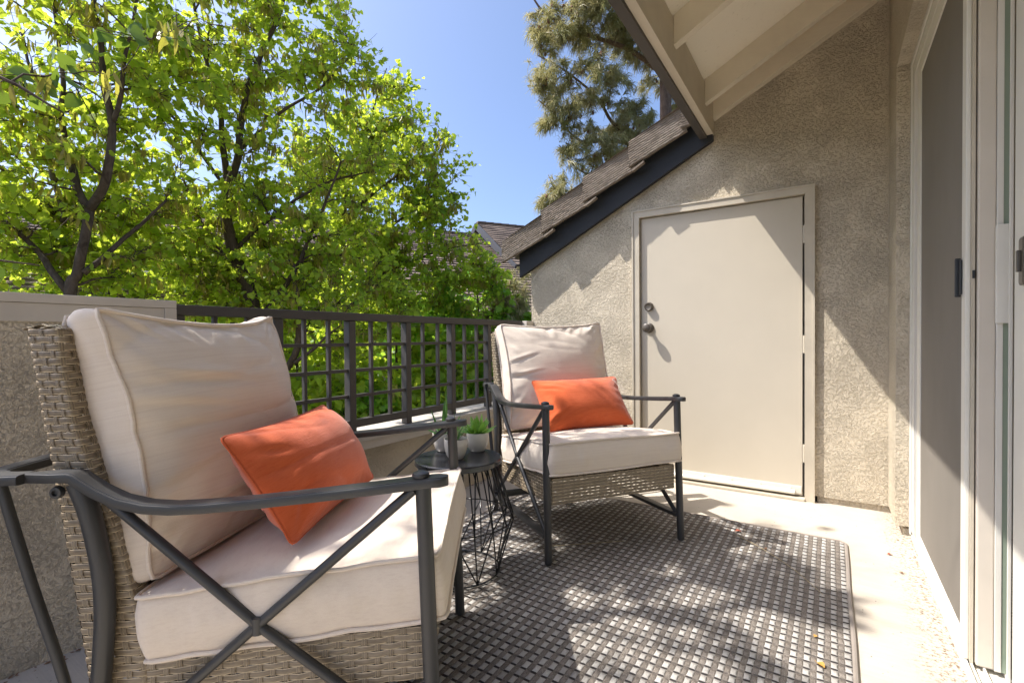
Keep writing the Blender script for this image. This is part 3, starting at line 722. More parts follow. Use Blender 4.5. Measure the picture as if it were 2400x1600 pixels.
def make_cushion(name, mat, Wd, H, T, bulge, r, sag, seed, Mx, label, cat, group, pucker=.003, wr=.006, boxed=True, creases=()):
    """Width on local y, height on local z, thickness on local x (front = +x)."""
    O = outline(Wd, H, r, sag); m = len(O); K = 34; mb = MB(); sd = Vector((seed*7.3, seed*3.1, seed*1.7))
    arc = [0]
    for i in range(1, m): arc.append(arc[-1]+(O[i]-O[i-1]).length)
    def face(sign):
        rows = []
        for k in range(K+1):
            rho = (k/K)**.8; row = []
            for i in range(m):
                p = O[i]*rho
                cu = min(1.0, abs(p.x)/(Wd/2)); cv = min(1.0, abs(p.y)/(H/2)); cor = (cu*cv)**2
                if boxed: x = T/2+(bulge if sign > 0 or name == 'seat_cushion' else .012)*((1-cu**2.1)*(1-cv**2.1))**(.62 if name == 'back_cushion' else .75)
                else: x = (T/2)*max(0.0, (1-(cu*.96)**2.8)*(1-(cv*.96)**2.4))**.8*(1-rho**7)**.55
                q = Vector((p.x, p.y, sign*.3))
                d = wr*fbm(q*4.5+sd, 3)*(.35+.65*rho)*(1-.8*max(0, (rho-.85)/.15) if boxed else 1) if sign > 0 or not boxed else 0
                edge = max(0, (rho-.72)/.28)
                d += pucker*edge*(1-edge**6)*2.2*noise.noise(Vector((arc[i]*26+seed, rho*3, sign)))
                rg = 1-abs(noise.noise(Vector((p.x*2.2+seed, p.y*9+p.x*1.5, seed))))*2.2
                d -= wr*1.3*max(0, rg)**4*(.2+.8*max(cu, cv)**2)
                for (cx, cy, sx, sy, an, dep) in creases:
                    ax = (p.x-cx)*math.cos(an)+(p.y-cy)*math.sin(an); ay = -(p.x-cx)*math.sin(an)+(p.y-cy)*math.cos(an)
                    d -= dep*math.exp(-(ax/sx)**2-(ay/sy)**2); d += dep*.8*math.exp(-(ax/sx)**2-((ay-sy*2.0)/(sy*1.5))**2)
                if not boxed: d *= min(1, (1-rho)*5)
                row.append((sign*(x+d), p.x, p.y))
            rows.append(row)
        return rows
    fr, bk = face(1), face(-1)
    allr = list(reversed(fr[1:]))
    rows = list(reversed(fr))          # edge -> centre
    rows = [fr[k] for k in range(K+1)]
    mb.grid(rows, False, True, flip=False)
    if boxed:
        side = []
        for a in range(9):
            f = a/8; row = []
            for i in range(m):
                A = Vector(fr[K][i]); B = Vector(bk[K][i]); nrm = Vector((0, O[i].x/(Wd/2), O[i].y/(H/2)))
                nrm = Vector((0, (O[(i+1) % m]-O[i-1]).y, -(O[(i+1) % m]-O[i-1]).x)).normalized()
                d = .010*math.sin(PI*f)+.0045*math.sin(PI*f)*fbm(Vector((arc[i]*9, f*2, seed)), 2)+.003*math.sin(PI*f)*noise.noise(Vector((arc[i]*38, f*2.5, seed+4)))
                row.append(A.lerp(B, f)+nrm*d)
            side.append(row)
        mb.grid(side, False, True)
    mb.grid([bk[K-k] for k in range(K+1)], False, True)
    o = mb.build(name, mat, None, angle=75); bm = bmesh.new(); bm.from_mesh(o.data)
    bmesh.ops.remove_doubles(bm, verts=bm.verts[:], dist=.00015); bmesh.ops.recalc_face_normals(bm, faces=bm.faces[:]); bm.to_mesh(o.data); bm.free()
    tag(o, label, cat, group); o.matrix_world = Mx
    pp = MB()
    def out(P3, i, k_): 
        n_ = Vector((0, (O[(i+1) % m]-O[i-1]).y, -(O[(i+1) % m]-O[i-1]).x)).normalized(); return Vector(P3)+n_*k_
    if boxed:
        pp.tube([out(fr[K][i], i, .0022) for i in range(0, m, 2)], .0046, 8, closed=True); pp.tube([out(bk[K][i], i, .0022) for i in range(0, m, 2)], .0046, 8, closed=True)
        pp.build('piping', mat, o)
    else:
        pp.tube([out(fr[K][i], i, 0) for i in range(0, m, 2)], .0022, 6, closed=True); pp.build('seam', mat, o)
    return o
def Mloc(C, c, rx, ry, rz):
    base = Matrix.Translation(C[0]) @ Matrix.Rotation(C[1], 4, 'Z')
    return base @ Matrix.Translation(c) @ Matrix.Rotation(rz, 4, 'Z') @ Matrix.Rotation(ry, 4, 'Y') @ Matrix.Rotation(rx, 4, 'X')
for k, C in ((1, C1), (2, C2)):
    far = k == 2
    # seat: thickness turned upward: local x -> up, local z(height) -> backward
    Mt = Matrix.Translation(C[0]) @ Matrix.Rotation(C[1], 4, 'Z') @ Matrix.Translation((-.262, 0, .3945)) @ Matrix.Rotation(-.12, 4, 'Y') @ Matrix.Rotation(-PI/2, 4, 'Y')
    make_cushion('seat_cushion', CUSH2, .650, .598, .128, .030, .020, (.004, .006, .004, .006), 3+k, Mt,
                 'beige piped seat cushion on the %s chair' % ('farther' if far else 'nearer'), 'cushion', 'beige chair cushions', pucker=.0022, wr=.0035)
    if not far:
        make_cushion('back_cushion', CUSH, .572, .560, .080, .105, .016, (.006, .016, .046, .012), 8, Mloc(C, (-.596, -.004, .716), .012, -.19, -.165),
                     'large beige piped back cushion slumped on the nearer chair', 'cushion', 'beige chair cushions', pucker=.006, wr=.0075,
                     creases=[(-.14, .10, .13, .010, -.12, .006), (-.20, .055, .10, .008, -.2, .004), (-.12, -.17, .16, .008, .10, .008), (-.22, -.10, .08, .008, .25, .005), (-.25, .0, .05, .009, .1, .004)])
        make_cushion('throw_pillow', ORNG, .492, .276, .175, 0, .020, (.010, .014, .012, .014), 21, Mloc(C, (-.332, -.024, .612), .010, -.60, -.112),
                     'orange lumbar pillow tilted on the nearer chair', 'pillow', 'orange pillows', pucker=.006, wr=.008, boxed=False,
                     creases=[(-.19, -.08, .05, .012, .9, .006), (-.19, .06, .04, .010, -.5, .004)])
    else:
        make_cushion('back_cushion', CUSH, .600, .545, .090, .095, .016, (.006, .016, .032, .018), 13, Mloc(C, (-.585, -.010, .730), .016, -.235, -.008),
                     'upright beige piped back cushion on the farther chair', 'cushion', 'beige chair cushions', pucker=.006, wr=.005,
                     creases=[(-.22, .07, .07, .006, .25, .006), (-.21, -.01, .06, .006, .15, .006), (-.20, -.17, .05, .008, -.8, .005)])
        make_cushion('throw_pillow', ORNG, .482, .288, .175, 0, .020, (.009, .014, .012, .014), 31, Mloc(C, (-.322, .019, .604), .015, -.66, -.045),
                     'orange lumbar pillow with loose threads on the farther chair', 'pillow', 'orange pillows', pucker=.006, wr=.006, boxed=False,
                     creases=[(-.19, .07, .05, .008, -.5, .006), (-.18, -.10, .05, .008, .4, .006)])
        m = MB()
        for a, b_, c_ in (((.10, .085), (.125, .04), (.128, -.005)), ((.10, .085), (.118, .05), (.112, .01)), ((.102, .086), (.135, .05), (.14, .012))):
            m.tube(catmull([(.066-.20*abs(p[1]-.02)*.0+.0, p[0]+.07, p[1]) for p in (a, b_, c_)], 5), .0007, 5)
        m.build('threads', CUSH, bpy.data.objects['throw_pillow.001'])

# ---------------------------------------------------------------- side table
TX, TY, TZ, TR = -1.245, 1.502, .464, .173
tb = empty('side_table', (TX, TY, .011), label='small round black side table with a geometric wire base', cat='table')
def loc(p): return (p[0], p[1], p[2]-.011)
MB().lathe([(0, TZ-.011-.002), (TR-.012, TZ-.013), (TR-.004, TZ-.012), (TR, TZ-.017), (TR+.0005, TZ-.032), (TR-.004, TZ-.036), (TR-.012, TZ-.034), (TR-.012, TZ-.020), (0, TZ-.020)], 72).build('table_top', TMETAL, tb, angle=35)
def ring(R_, z, n, ph=0): return [Vector((R_*math.cos(2*PI*(i+ph)/n), R_*math.sin(2*PI*(i+ph)/n), z)) for i in range(n)]
NB = 9
b0 = ring(.160, .004, 60); base = ring(.160, .006, NB, .35); mid = ring(.220, .212, NB*2, .20); top = ring(.152, TZ-.036, NB*4, .4)
m = MB(); m.tube(b0, .0034, 8, closed=True); m.build('base_ring', TMETAL, tb)
m = MB()
for i in range(NB*2):
    m.tube([mid[i], mid[(i+1) % (NB*2)]], .0026, 6)
for i in range(NB):
    for d in (-1, 0, 1):
        j = (2*i+d) % (NB*2); m.tube([base[i]+Vector((0, 0, -.003)), mid[j]], .0029, 6)
for j in range(NB*2):
    for d in (0, 1): m.tube([mid[j], top[(2*j+d) % (NB*4)]], .0029, 6)
m.build('wire_frame', TMETAL, tb)

# ---------------------------------------------------------------- potted plants
def pot(loc_, r, h, label):
    o = empty('potted_plant', loc_, 0, label, 'potted plant', 'small plants on the side table')
    MB().lathe([(0, .004), (r*.60, .004), (r*.62, .0), (r*.66, .003), (r*.80, h*.18), (r*.93, h*.45), (r*.985, h*.75), (r, h*.97), (r*.985, h), (r*.95, h), (r*.93, h*.96), (r*.92, h*.80), (0, h*.80)], 48).build('pot', POT, o)
    m = MB(); rows = []
    for a in range(7):
        rows.append([((a/6)*r*.9*math.cos(t), (a/6)*r*.9*math.sin(t), h*.84+.004*noise.noise(Vector((a*3.1, t*2.3, r*90)))) for t in [2*PI*q/24 for q in range(24)]])
    m.grid(rows, False, True); m.build('soil', SOIL, o); return o
def blades(name, mat, parent, specs, z0):
    mb = MB(); 
    for (az, tilt, L_, w_, curl, fold, r0) in specs:
        rows = []; p = Vector((r0*math.cos(az), r0*math.sin(az), z0)); th = tilt; n = 9; sx = Vector((-math.sin(az), math.cos(az), 0))
        for i in range(n+1):
            f = i/n; d = Vector((math.cos(az)*math.sin(th), math.sin(az)*math.sin(th), math.cos(th))); up = sx.cross(d)
            ww = w_*(.55+1.6*f*(1-f)*1.2 if f < .5 else 1.0*(1-((f-.5)/.5)**1.7)*1.03)*.5
            ww = max(ww, .0002)
            rows.append([p-sx*ww-up*(fold*ww), p-sx*ww*.5-up*(fold*ww*.25), p, p+sx*ww*.5-up*(fold*ww*.25), p+sx*ww-up*(fold*ww)])
            p = p+d*(L_/n); th += curl/n
        mb.grid(rows)
    o = mb.build(name, mat, parent, recalc=False); a = o.data.attributes.new('rnd', 'FLOAT', 'POINT')
    rr = np.repeat([random.random() for _ in specs], 50); a.data.foreach_set('value', rr[:len(o.data.vertices)].astype(np.float32)); return o
PZ = TZ
P1 = pot((-1.240, 1.480, PZ-.0), .047, .078, 'white pot with a thin wispy grass tuft, in front on the table')
blades('grass_tuft', ALOE, P1, [(random.uniform(0, 2*PI), random.uniform(.05, .75), random.uniform(.07, .125), .0032, random.uniform(.1, .7), .1, random.uniform(0, .012)) for _ in range(46)], .066)
P2 = pot((-1.246, 1.628, PZ), .049, .078, 'white pot with a bright green rosette succulent, beside the farther chair')
sp = []
for ring_, (n_, t_, L_) in enumerate(((5, .18, .085), (8, .62, .092), (10, 1.0, .088))):
    for q in range(n_): sp.append((2*PI*q/n_+ring_*.5+random.uniform(-.2, .2), t_+random.uniform(-.1, .1), L_*random.uniform(.85, 1.12), .024, random.uniform(.05, .45), -.45, .006))
blades('rosette', SUCC, P2, sp, .064)
P3 = pot((-1.366, 1.552, PZ), .047, .078, 'white pot with tall pointed aloe leaves, nearest the railing')
blades('aloe_leaves', ALOE, P3, [(.4, .03, .205, .021, .02, -.6, .004), (2.2, .30, .150, .019, -.1, -.6, .008), (-.8, .38, .155, .018, -.15, -.6, .008), (3.6, .35, .125, .018, .1, -.6, .008), (5.2, .75, .115, .018, .3, -.6, .008),
      (1.3, .7, .11, .018, .25, -.6, .008), (4.4, .95, .10, .017, .3, -.6, .01), (2.9, .9, .10, .017, .3, -.6, .01), (.0, 1.0, .09, .016, .2, -.6, .01)], .062)

# ---------------------------------------------------------------- rug and small litter
rug = empty('woven_rug', (.07, 2.64, 0), label='flat checkered rug woven in white and dark taupe, under both chairs', cat='rug')
RX0, RX1, RY0, RY1 = -1.55, .070, .45, 2.643
def warp(x, y): return .0028*noise.noise(Vector((x*3, y*3, 0))), .0012*noise.noise(Vector((x*4, y*4, 5)))
mb = MB(); nx, ny = 80, 100
rows = []
for i in range(nx+1):
    row = []
    for j in range(ny+1):
        x = RX0+.012+(RX1-.024-RX0)*i/nx; y = RY0+.012+(RY1-.024-RY0)*j/ny; w1, w2 = warp(x, y)
        row.append((x+w1-.07, y+w2-2.64, .0085+.0012*noise.noise(Vector((x*7, y*7, 3)))))
    rows.append(row)
mb.grid(rows); mb.build('rug_field', RUG, rug)
BIND = mat_fabric('rug_binding', (.30, .26, .225), (.14, .115, .095), weave=600)
mb = MB()
pth = []
cr = .02
for (x0, y0, x1, y1) in ((RX0+.006+cr, RY0+.006, RX1-.012-cr, RY0+.006), (RX1-.010, RY0+.006+cr, RX1-.010, RY1-.012-cr), (RX1-.012-cr, RY1-.010, RX0+.006+cr, RY1-.010), (RX0+.006, RY1-.012-cr, RX0+.006, RY0+.006+cr)):
    for t in np.linspace(0, 1, 60):
        x = x0+(x1-x0)*t; y = y0+(y1-y0)*t; w1, w2 = warp(x, y); pth.append((x+w1-.07, y+w2-2.64, .0062))
mb.tube(pth, .0072, 8, closed=True); mb.build('binding', BIND, rug)
# frayed yarn ends along the binding
mb = MB()
for q in range(1500):
    p = Vector(pth[random.randrange(60, 180)])+Vector((random.uniform(-.004, .008), random.uniform(-.012, .012), random.uniform(-.002, .006))); d = Vector((random.uniform(-.2, 1), random.uniform(-.6, .6), random.uniform(-.2, .5))).normalized()*random.uniform(.002, .006)
    mb.add([p, p+Vector((0, .0009, 0)), p+d], [(0, 1, 2)])
o = mb.build('fringe', BIND, rug, recalc=False); o['kind'] = 'stuff'
DRY = {'red': mat_plain('dry_leaf_red', (.30, .075, .04), .7), 'ochre': mat_plain('dry_leaf_ochre', (.50, .27, .06), .7), 'brown': mat_plain('dry_leaf_brown', (.20, .11, .06), .8)}
def dry_leaf(x, y, z, sz_, a, mat, label):
    mb = MB(); rows = []
    for i in range(9):
        f = i/8; w_ = sz_*.42*math.sin(PI*f**.8)+.0003; row = []
        for j in range(5):
            g_ = (j-2)/2; row.append((sz_*(f-.5), w_*g_, .002+.10*sz_*math.sin(PI*f)+.35*w_*g_*g_+.05*sz_*noise.noise(Vector((f*4, g_*2, x*30)))))
        rows.append(row)
    mb.grid(rows); mb.tube([(-sz_*.5, 0, .002), (-sz_*.85, .001, .003)], .0006, 5)
    o = mb.build('dry_leaf', mat, None); o.location = (x, y, z); o.rotation_euler = (0, 0, a); tag(o, label, 'leaf', 'dry leaves on the balcony floor')
dry_leaf(-.362, 2.50, .0105, .028, .4, DRY['red'], 'red dry leaf at the far edge of the rug, by the storage door')
dry_leaf(-.036, 1.748, .0105, .013, 1.2, DRY['ochre'], 'tiny ochre leaf scrap on the rug close to its right border')
dry_leaf(-.02, 1.60, .0105, .024, -.7, DRY['ochre'], 'curled ochre leaf on the rug, nearest to the camera')
dry_leaf(-.235, 2.36, .0105, .016, 2.0, DRY['brown'], 'small brown leaf on the rug beside the long pale twig')
dry_leaf(.215, 2.60, .001, .018, .8, DRY['red'], 'reddish leaf bit on the concrete under the screen door')
dry_leaf(.235, 2.42, .001, .015, 2.6, DRY['brown'], 'brown leaf bit on the concrete along the door track')
TW = mat_plain('dry_twig', (.36, .29, .17), .8)
mb = MB(); mb.tube(catmull([(-.36, 2.44, .016), (-.25, 2.34, .019), (-.12, 2.20, .016), (-.02, 2.04, .015)], 8), lambda f: .0017-.0008*f, 6)
mb.tube([(-.25, 2.34, .019), (-.30, 2.27, .016)], .0008, 5); tag(mb.build('twig', TW, None), 'long thin pale twig lying across the right side of the rug', 'twig')
mb = MB(); mb.tube(catmull([(-1.03, 1.88, .016), (-.90, 1.98, .020), (-.78, 2.10, .016)], 8), .0012, 6); tag(mb.build('twig', TW, None), 'short thin twig on the rug underneath the farther chair', 'twig')
# brown litter in the corner between floor and left wall
mb = MB()
for q in range(260):
    y = random.uniform(-.3, 3.0); x = XL+abs(random.gauss(0, .022))+.004; c_ = Vector((x, y, random.uniform(.002, .009))); a = random.uniform(0, PI); l_ = random.uniform(.003, .011); d = Vector((math.cos(a), math.sin(a), random.uniform(-.3, .5)))*l_; w_ = Vector((-math.sin(a), math.cos(a), .3))*l_*.4
    mb.add([c_-d, c_-w_, c_+d, c_+w_], [(0, 1, 2, 3)])
tag(mb.build('leaf_litter', DRY['brown'], None, recalc=False), 'brown leaf crumbs swept against the low wall', 'leaf litter', kind='stuff')

# ================================================================== NEIGHBOUR HOUSE
def at(u, v, Z):     # a point Z metres out, seen at (u, v) of a 2400-wide frame
    d = F + R3*((u-1200)/1136.84) - U3*((v-808.78)/1136.84)
    return Vector((0, 0, CAM_H)) + d*Z
nh = empty('neighbour_house', (-12, 10, -2.9), label='brown tiled house with gabled roof behind the trees', cat='building')
dirR = Vector((.526, .85, 0)); dn = Vector((.85, -.526, 0))
def roof_plane(name, A, L_, run, drop, courses, mat, back=True):
    A = Vector(A); m = MB(); st = Vector((dn.x*run, dn.y*run, -drop))/courses; up = Vector((0, 0, 1))
    for i in range(courses):
        p0 = A+st*i; p1 = A+st*(i+1.12); nseg = int(L_/.33)
        off = (i % 2)*.5
        rows = []
        for q in range(nseg+1):
            s_ = L_*q/nseg; j = random.uniform(-.010, .010); jj = random.uniform(-.012, .012)
            a = p0+dirR*s_; b_ = p1+dirR*s_+st.normalized()*jj+up*j
            rows.append([a+up*.005, b_+up*.055, b_+up*.003])
        m.grid(rows)
    o = m.build(name, mat, None, smooth=False, recalc=False); CH(o, nh); return o
Pr = at(1045, 546, 18); Pl = Pr-dirR*24
r1 = roof_plane('roof', Pl, 26.5, 7.0, 3.43, 34, TILE2)
m = MB(); q0 = Pl+Vector((-dn.x*5.4, -dn.y*5.4, -2.65)); e1 = Pl+dirR*26.5
m.grid([[Pl, e1], [q0, q0+dirR*26.5]]); sub(m, 'roof_back', TILE2, r1, smooth=False)
m = MB()
for i in range(int(26.5/.32)):
    c_ = Pl+dirR*(.32*i); m.bar(c_+Vector((0, 0, .03)), c_+dirR*.34+Vector((0, 0, .045)), .20, .06, .01)
sub(m, 'ridge_cap', TILE2, r1, smooth=False)
DARKW = mat_plain('dark_siding', (.045, .048, .058), .7); REDW = mat_plain('red_shutter', (.16, .03, .025), .6); WG = mat_plain('window_dark', (.02, .025, .03), .15)
ev0 = Pl+Vector((dn.x*6.85, dn.y*6.85, -3.55)); 
m = MB(); m.bar(ev0, ev0+dirR*26.5, .05, .26); m.bar(Pl+Vector((dn.x*7.0, dn.y*7.0, -3.40))+dirR*26.5, Pl+dirR*26.5+Vector((0, 0, .03)), .05, .26)
sub(m, 'fascia', DARKW, r1, smooth=False)
wl_ = MB(); a0 = ev0-dn*.55; 
def wquad(a, b_, z0, z1): wl_.add([(a.x, a.y, z0), (b_.x, b_.y, z0), (b_.x, b_.y, z1), (a.x, a.y, z1)], [(0, 1, 2, 3)])
wquad(a0, a0+dirR*26.2, -2.9, a0.z+.15); eA = a0+dirR*26.2; eB = eA-dn*9.5
wl_.add([(eA.x, eA.y, -2.9), (eB.x, eB.y, -2.9), (eB.x, eB.y, eA.z), ((eA.x+eB.x)/2, (eA.y+eB.y)/2, Pr.z-.1), (eA.x, eA.y, eA.z)], [(0, 1, 2, 3, 4)])
wo_ = wl_.build('wall', STUCCO, None, smooth=False); CH(wo_, nh)
for k in range(7):
    c_ = a0+dirR*(2.0+3.4*k)+dn*.03
    for z0, z1 in ((-1.9, -.5),): m = MB(); m.bar(Vector((c_.x, c_.y, z0)), Vector((c_.x, c_.y, z1)), 1.3, .06, up=tuple(dirR)); f_ = sub(m, 'window', WG, wo_, smooth=False)
# upper gabled wing at the right end
Pg = at(1118, 523, 18.4)
r2 = roof_plane('upper_roof', Pg, 8.0, 3.4, 2.05, 19, TILE2)
m = MB(); q1 = Pg+Vector((-dn.x*3.4, -dn.y*3.4, -2.05)); m.grid([[Pg, Pg+dirR*8], [q1, q1+dirR*8]]); sub(m, 'roof_back', TILE2, r2, smooth=False)
m = MB()
for i in range(25): c_ = Pg+dirR*(.32*i); m.bar(c_+Vector((0, 0, .03)), c_+dirR*.34+Vector((0, 0, .045)), .2, .06, .01)
sub(m, 'ridge_cap', TILE2, r2, smooth=False)
m = MB(); m.bar(Pg-dirR*.05+Vector((0, 0, -.10)), Pg-dirR*.05+Vector((dn.x*3.45, dn.y*3.45, -2.08-.10)), .05, .24); m.bar(Pg-dirR*.05+Vector((0, 0, -.10)), Pg-dirR*.05+Vector((-dn.x*3.45, -dn.y*3.45, -2.08-.10)), .05, .24)
sub(m, 'barge_board', DARKW, r2, smooth=False)
m = MB(); g0 = Pg+dirR*.5+Vector((0, 0, -.2)); gl = g0+Vector((dn.x*3.1, dn.y*3.1, -1.87)); gr_ = g0+Vector((-dn.x*3.1, -dn.y*3.1, -1.87))
m.add([g0, gl, (gl.x, gl.y, -2.9), (gr_.x, gr_.y, -2.9), gr_], [(0, 1, 2, 3, 4)]); m.add([gl, gl+dirR*7, (gl.x+dirR.x*7, gl.y+dirR.y*7, -2.9), (gl.x, gl.y, -2.9)], [(0, 1, 2, 3)])
sub(m, 'gable_wall', STUCCO, r2, smooth=False)
# dark shed roof low at the far left, seen under the leaves
m = MB(); s0 = at(-250, 560, 9.5); s1 = at(330, 585, 9.5); s1.z = s0.z
sh = empty('garden_shed', (s0.x, s0.y, -2.9), label='dark blue grey slatted shed with a red door behind the left tree', cat='shed')
dd_ = (s1-s0); dd_.z = 0; ln_ = dd_.length; dd_.normalize(); nn_ = Vector((dd_.y, -dd_.x, 0))
m = MB()
for i in range(16):
    z_ = s0.z-.9-.16*i; m.bar(s0+Vector((0, 0, z_-s0.z)), s0+dd_*ln_+Vector((0, 0, z_-s0.z)), .03, .135, .004)
m.bar(s0-nn_*1.6+Vector((0, 0, -2)), s0-nn_*1.6+dd_*ln_+Vector((0, 0, -2)), .05, 3.2)
o = m.build('wall', DARKW, None, smooth=False); CH(o, sh)
m = MB(); m.bar(s0+dd_*1.2+nn_*.04+Vector((0, 0, -3.2)), s0+dd_*1.2+nn_*.04+Vector((0, 0, -1.0)), .95, .05, .01, up=tuple(dd_)); o = m.build('door', REDW, None, smooth=False); CH(o, sh)
m = MB(); m.add([s0+nn_*.4+Vector((0, 0, -.80))-dd_*.3, s1+nn_*.4+Vector((0, 0, -.80))+dd_*.3, s1-nn_*2.0+Vector((0, 0, -.2))+dd_*.3, s0-nn_*2.0+Vector((0, 0, -.2))-dd_*.3,
    s0+nn_*.4+Vector((0, 0, -.86))-dd_*.3, s1+nn_*.4+Vector((0, 0, -.86))+dd_*.3, s1-nn_*2.0+Vector((0, 0, -.26))+dd_*.3, s0-nn_*2.0+Vector((0, 0, -.26))-dd_*.3], [(0, 1, 2, 3), (7, 6, 5, 4), (0, 4, 5, 1), (3, 2, 6, 7), (0, 3, 7, 4), (1, 5, 6, 2)])
o = m.build('roof', DARKW, None, smooth=False); CH(o, sh)
# ================================================================== TREES
LV = np.array([(0, 0, 0), (-.30, -.08, .03), (-.50, .18, .07), (-.44, .52, .05), (-.16, .86, .0), (0, 1.06, -.10), (.16, .86, .0), (.44, .52, .05), (.50, .18, .07), (.30, -.08, .03), (0, .5, -.03)])
LF = np.array([(0, 10, 2, 1), (10, 4, 3, 2), (10, 5, 5, 4), (0, 9, 8, 10), (10, 8, 7, 6), (10, 6, 6, 5)])
LF = np.array([(0, 10, 2, 1), (10, 4, 3, 2), (0, 9, 8, 10), (10, 8, 7, 6)])
LV[5] = (0, 1.06, -.10); LV[4] = (-.10, .93, -.03); LV[6] = (.10, .93, -.03)
LF = np.array([(0, 10, 2, 1), (10, 5, 3, 2), (0, 9, 8, 10), (10, 8, 7, 5)])
PV = np.array([(0, 0, 0), (-.09, .2, .0), (-.10, .6, .015), (0, 1, 0), (.10, .6, .015), (.09, .2, 0)]); PF = np.array([(0, 1, 2, 3), (0, 3, 4, 5)])
def lit_zone(P):
    """True where a leaf would shade the wall, door, screen or the bare strip of floor that the sun reaches."""
    d = np.array(SUN_DIR); x, y, z = P[:, 0], P[:, 1], P[:, 2]
    k = (YW-y)/d[1]; xw = x+k*d[0]; zw = z+k*d[2]
    wallhit = (k > 0) & (xw > -1.95) & (xw < .35) & (zw > 0.02) & (zw < 2.6)
    k2 = (XR-.06-x)/d[0]; ys = y+k2*d[1]; zs = z+k2*d[2]
    scr = (k2 > 0) & (ys > .8) & (ys < 3.2) & (zs > 0) & (zs < 2.2)
    k3 = -z/d[2]; xf = x+k3*d[0]; yf = y+k3*d[1]
    flo = ((xf > .085) & (xf < .6) & (yf > .8) & (yf < 3.2)) | ((xf > -1.9) & (xf < 1.0) & (yf > -3.2) & (yf < .50))
    return wallhit | scr | flo
def sun_gaps(P):
    """Larger openings that let the sun through in patches (noise laid out across the sun's direction)."""
    d = np.array(SUN_DIR); k3 = (.2-P[:, 2])/d[2]; q = P+k3[:, None]*d
    spot = np.zeros(len(P))
    for sx, sy, sr, amp in ((-.85, 1.03, .26, .8), (-.15, 1.9, .22, .35), (-.55, 1.25, .2, .3), (-.75, 2.5, .22, .3), (-.75, 1.27, .25, .7), (-1.0, .85, .25, .5), (-.5, .75, .3, .5)): spot += amp*np.exp(-((q[:, 0]-sx)**2+(q[:, 1]-sy)**2)/sr**2)
    n = spot+np.array([noise.noise(Vector((a*1.9+3.3, b_*2.3, .0)))+.55*noise.noise(Vector((a*5.5, b_*5.5, 7.0))) for a, b_ in q[:, :2]])
    return n
def grow(limbs, blobs, n, seed, bend=.25):
    """Branches from hand-placed limbs out to points inside the crown's blobs."""
    rs = np.random.default_rng(seed); nodes = []; rad = []
    for L_ in limbs:
        P = catmull([p for p, r in L_], 6); R_ = np.interp(np.linspace(0, 1, len(P)), np.linspace(0, 1, len(L_)), [r for p, r in L_])
        for p, r in zip(P, R_): nodes.append(np.array(p)); rad.append(r)
    vol = np.array([b_[1]**2 for b_ in blobs]); vol = vol/vol.sum(); T = []
    for i in rs.choice(len(blobs), n, p=vol):
        c, r = blobs[i]; v = rs.normal(size=3); v /= np.linalg.norm(v); T.append(np.array(c)+v*r*(rs.uniform(.25, 1)**.5)*np.array([1, 1, .9]))
    base = np.array(nodes); T = np.array(T); dist = np.min(np.linalg.norm(T[:, None]-base[None], axis=2), axis=1); T = T[np.argsort(dist)]
    out = []
    for t in T:
        N_ = np.array(nodes); dv = t-N_; D_ = np.linalg.norm(dv, axis=1); cost = D_+.9*np.maximum(0, .25*D_-dv[:, 2]) + .25*(np.array(rad) < .004)
        i = int(np.argmin(cost)); p0 = N_[i]; L_ = D_[i]
        if L_ < .08: continue
        r0 = min(rad[i]*.65, .008+.012*L_); up = np.array([0, 0, L_*bend]); side = rs.normal(size=3)*L_*.08
        P = []; K = max(4, int(L_/.10)+2)
        for k in range(K+1):
            f = k/K; P.append(p0+(t-p0)*f+(up+side)*math.sin(PI*f)*.5*(1-.4*f)+rs.normal(size=3)*.008*(0 < k < K))
        r_ = [r0*(1-f)+.0030*f for f in np.linspace(0, 1, K+1)]; out.append((P, r_))
        for k in range(1, K+1): nodes.append(P[k]); rad.append(r_[k])
    return out
def prisms(A, B, ra, rb, sides=3):
    d = norm(B-A); ref = np.where(np.abs(d[:, 2:3]) < .9, np.array([[0, 0, 1.]]), np.array([[1., 0, 0]])); x = norm(np.cross(d, ref)); y = np.cross(d, x); V = []
    for (P, r) in ((A, ra), (B, rb)):
        for k in range(sides):
            a = 2*PI*k/sides; V.append(P+(x*math.cos(a)+y*math.sin(a))*r[:, None])
    V = np.stack(V, 1); n = len(A); f = []
    for k in range(sides): f.append((k, (k+1) % sides, (k+1) % sides+sides, k+sides))
    f = np.array(f); Fc = (f[None]+(np.arange(n)*2*sides)[:, None, None]).reshape(-1, 4); return V.reshape(-1, 3), Fc
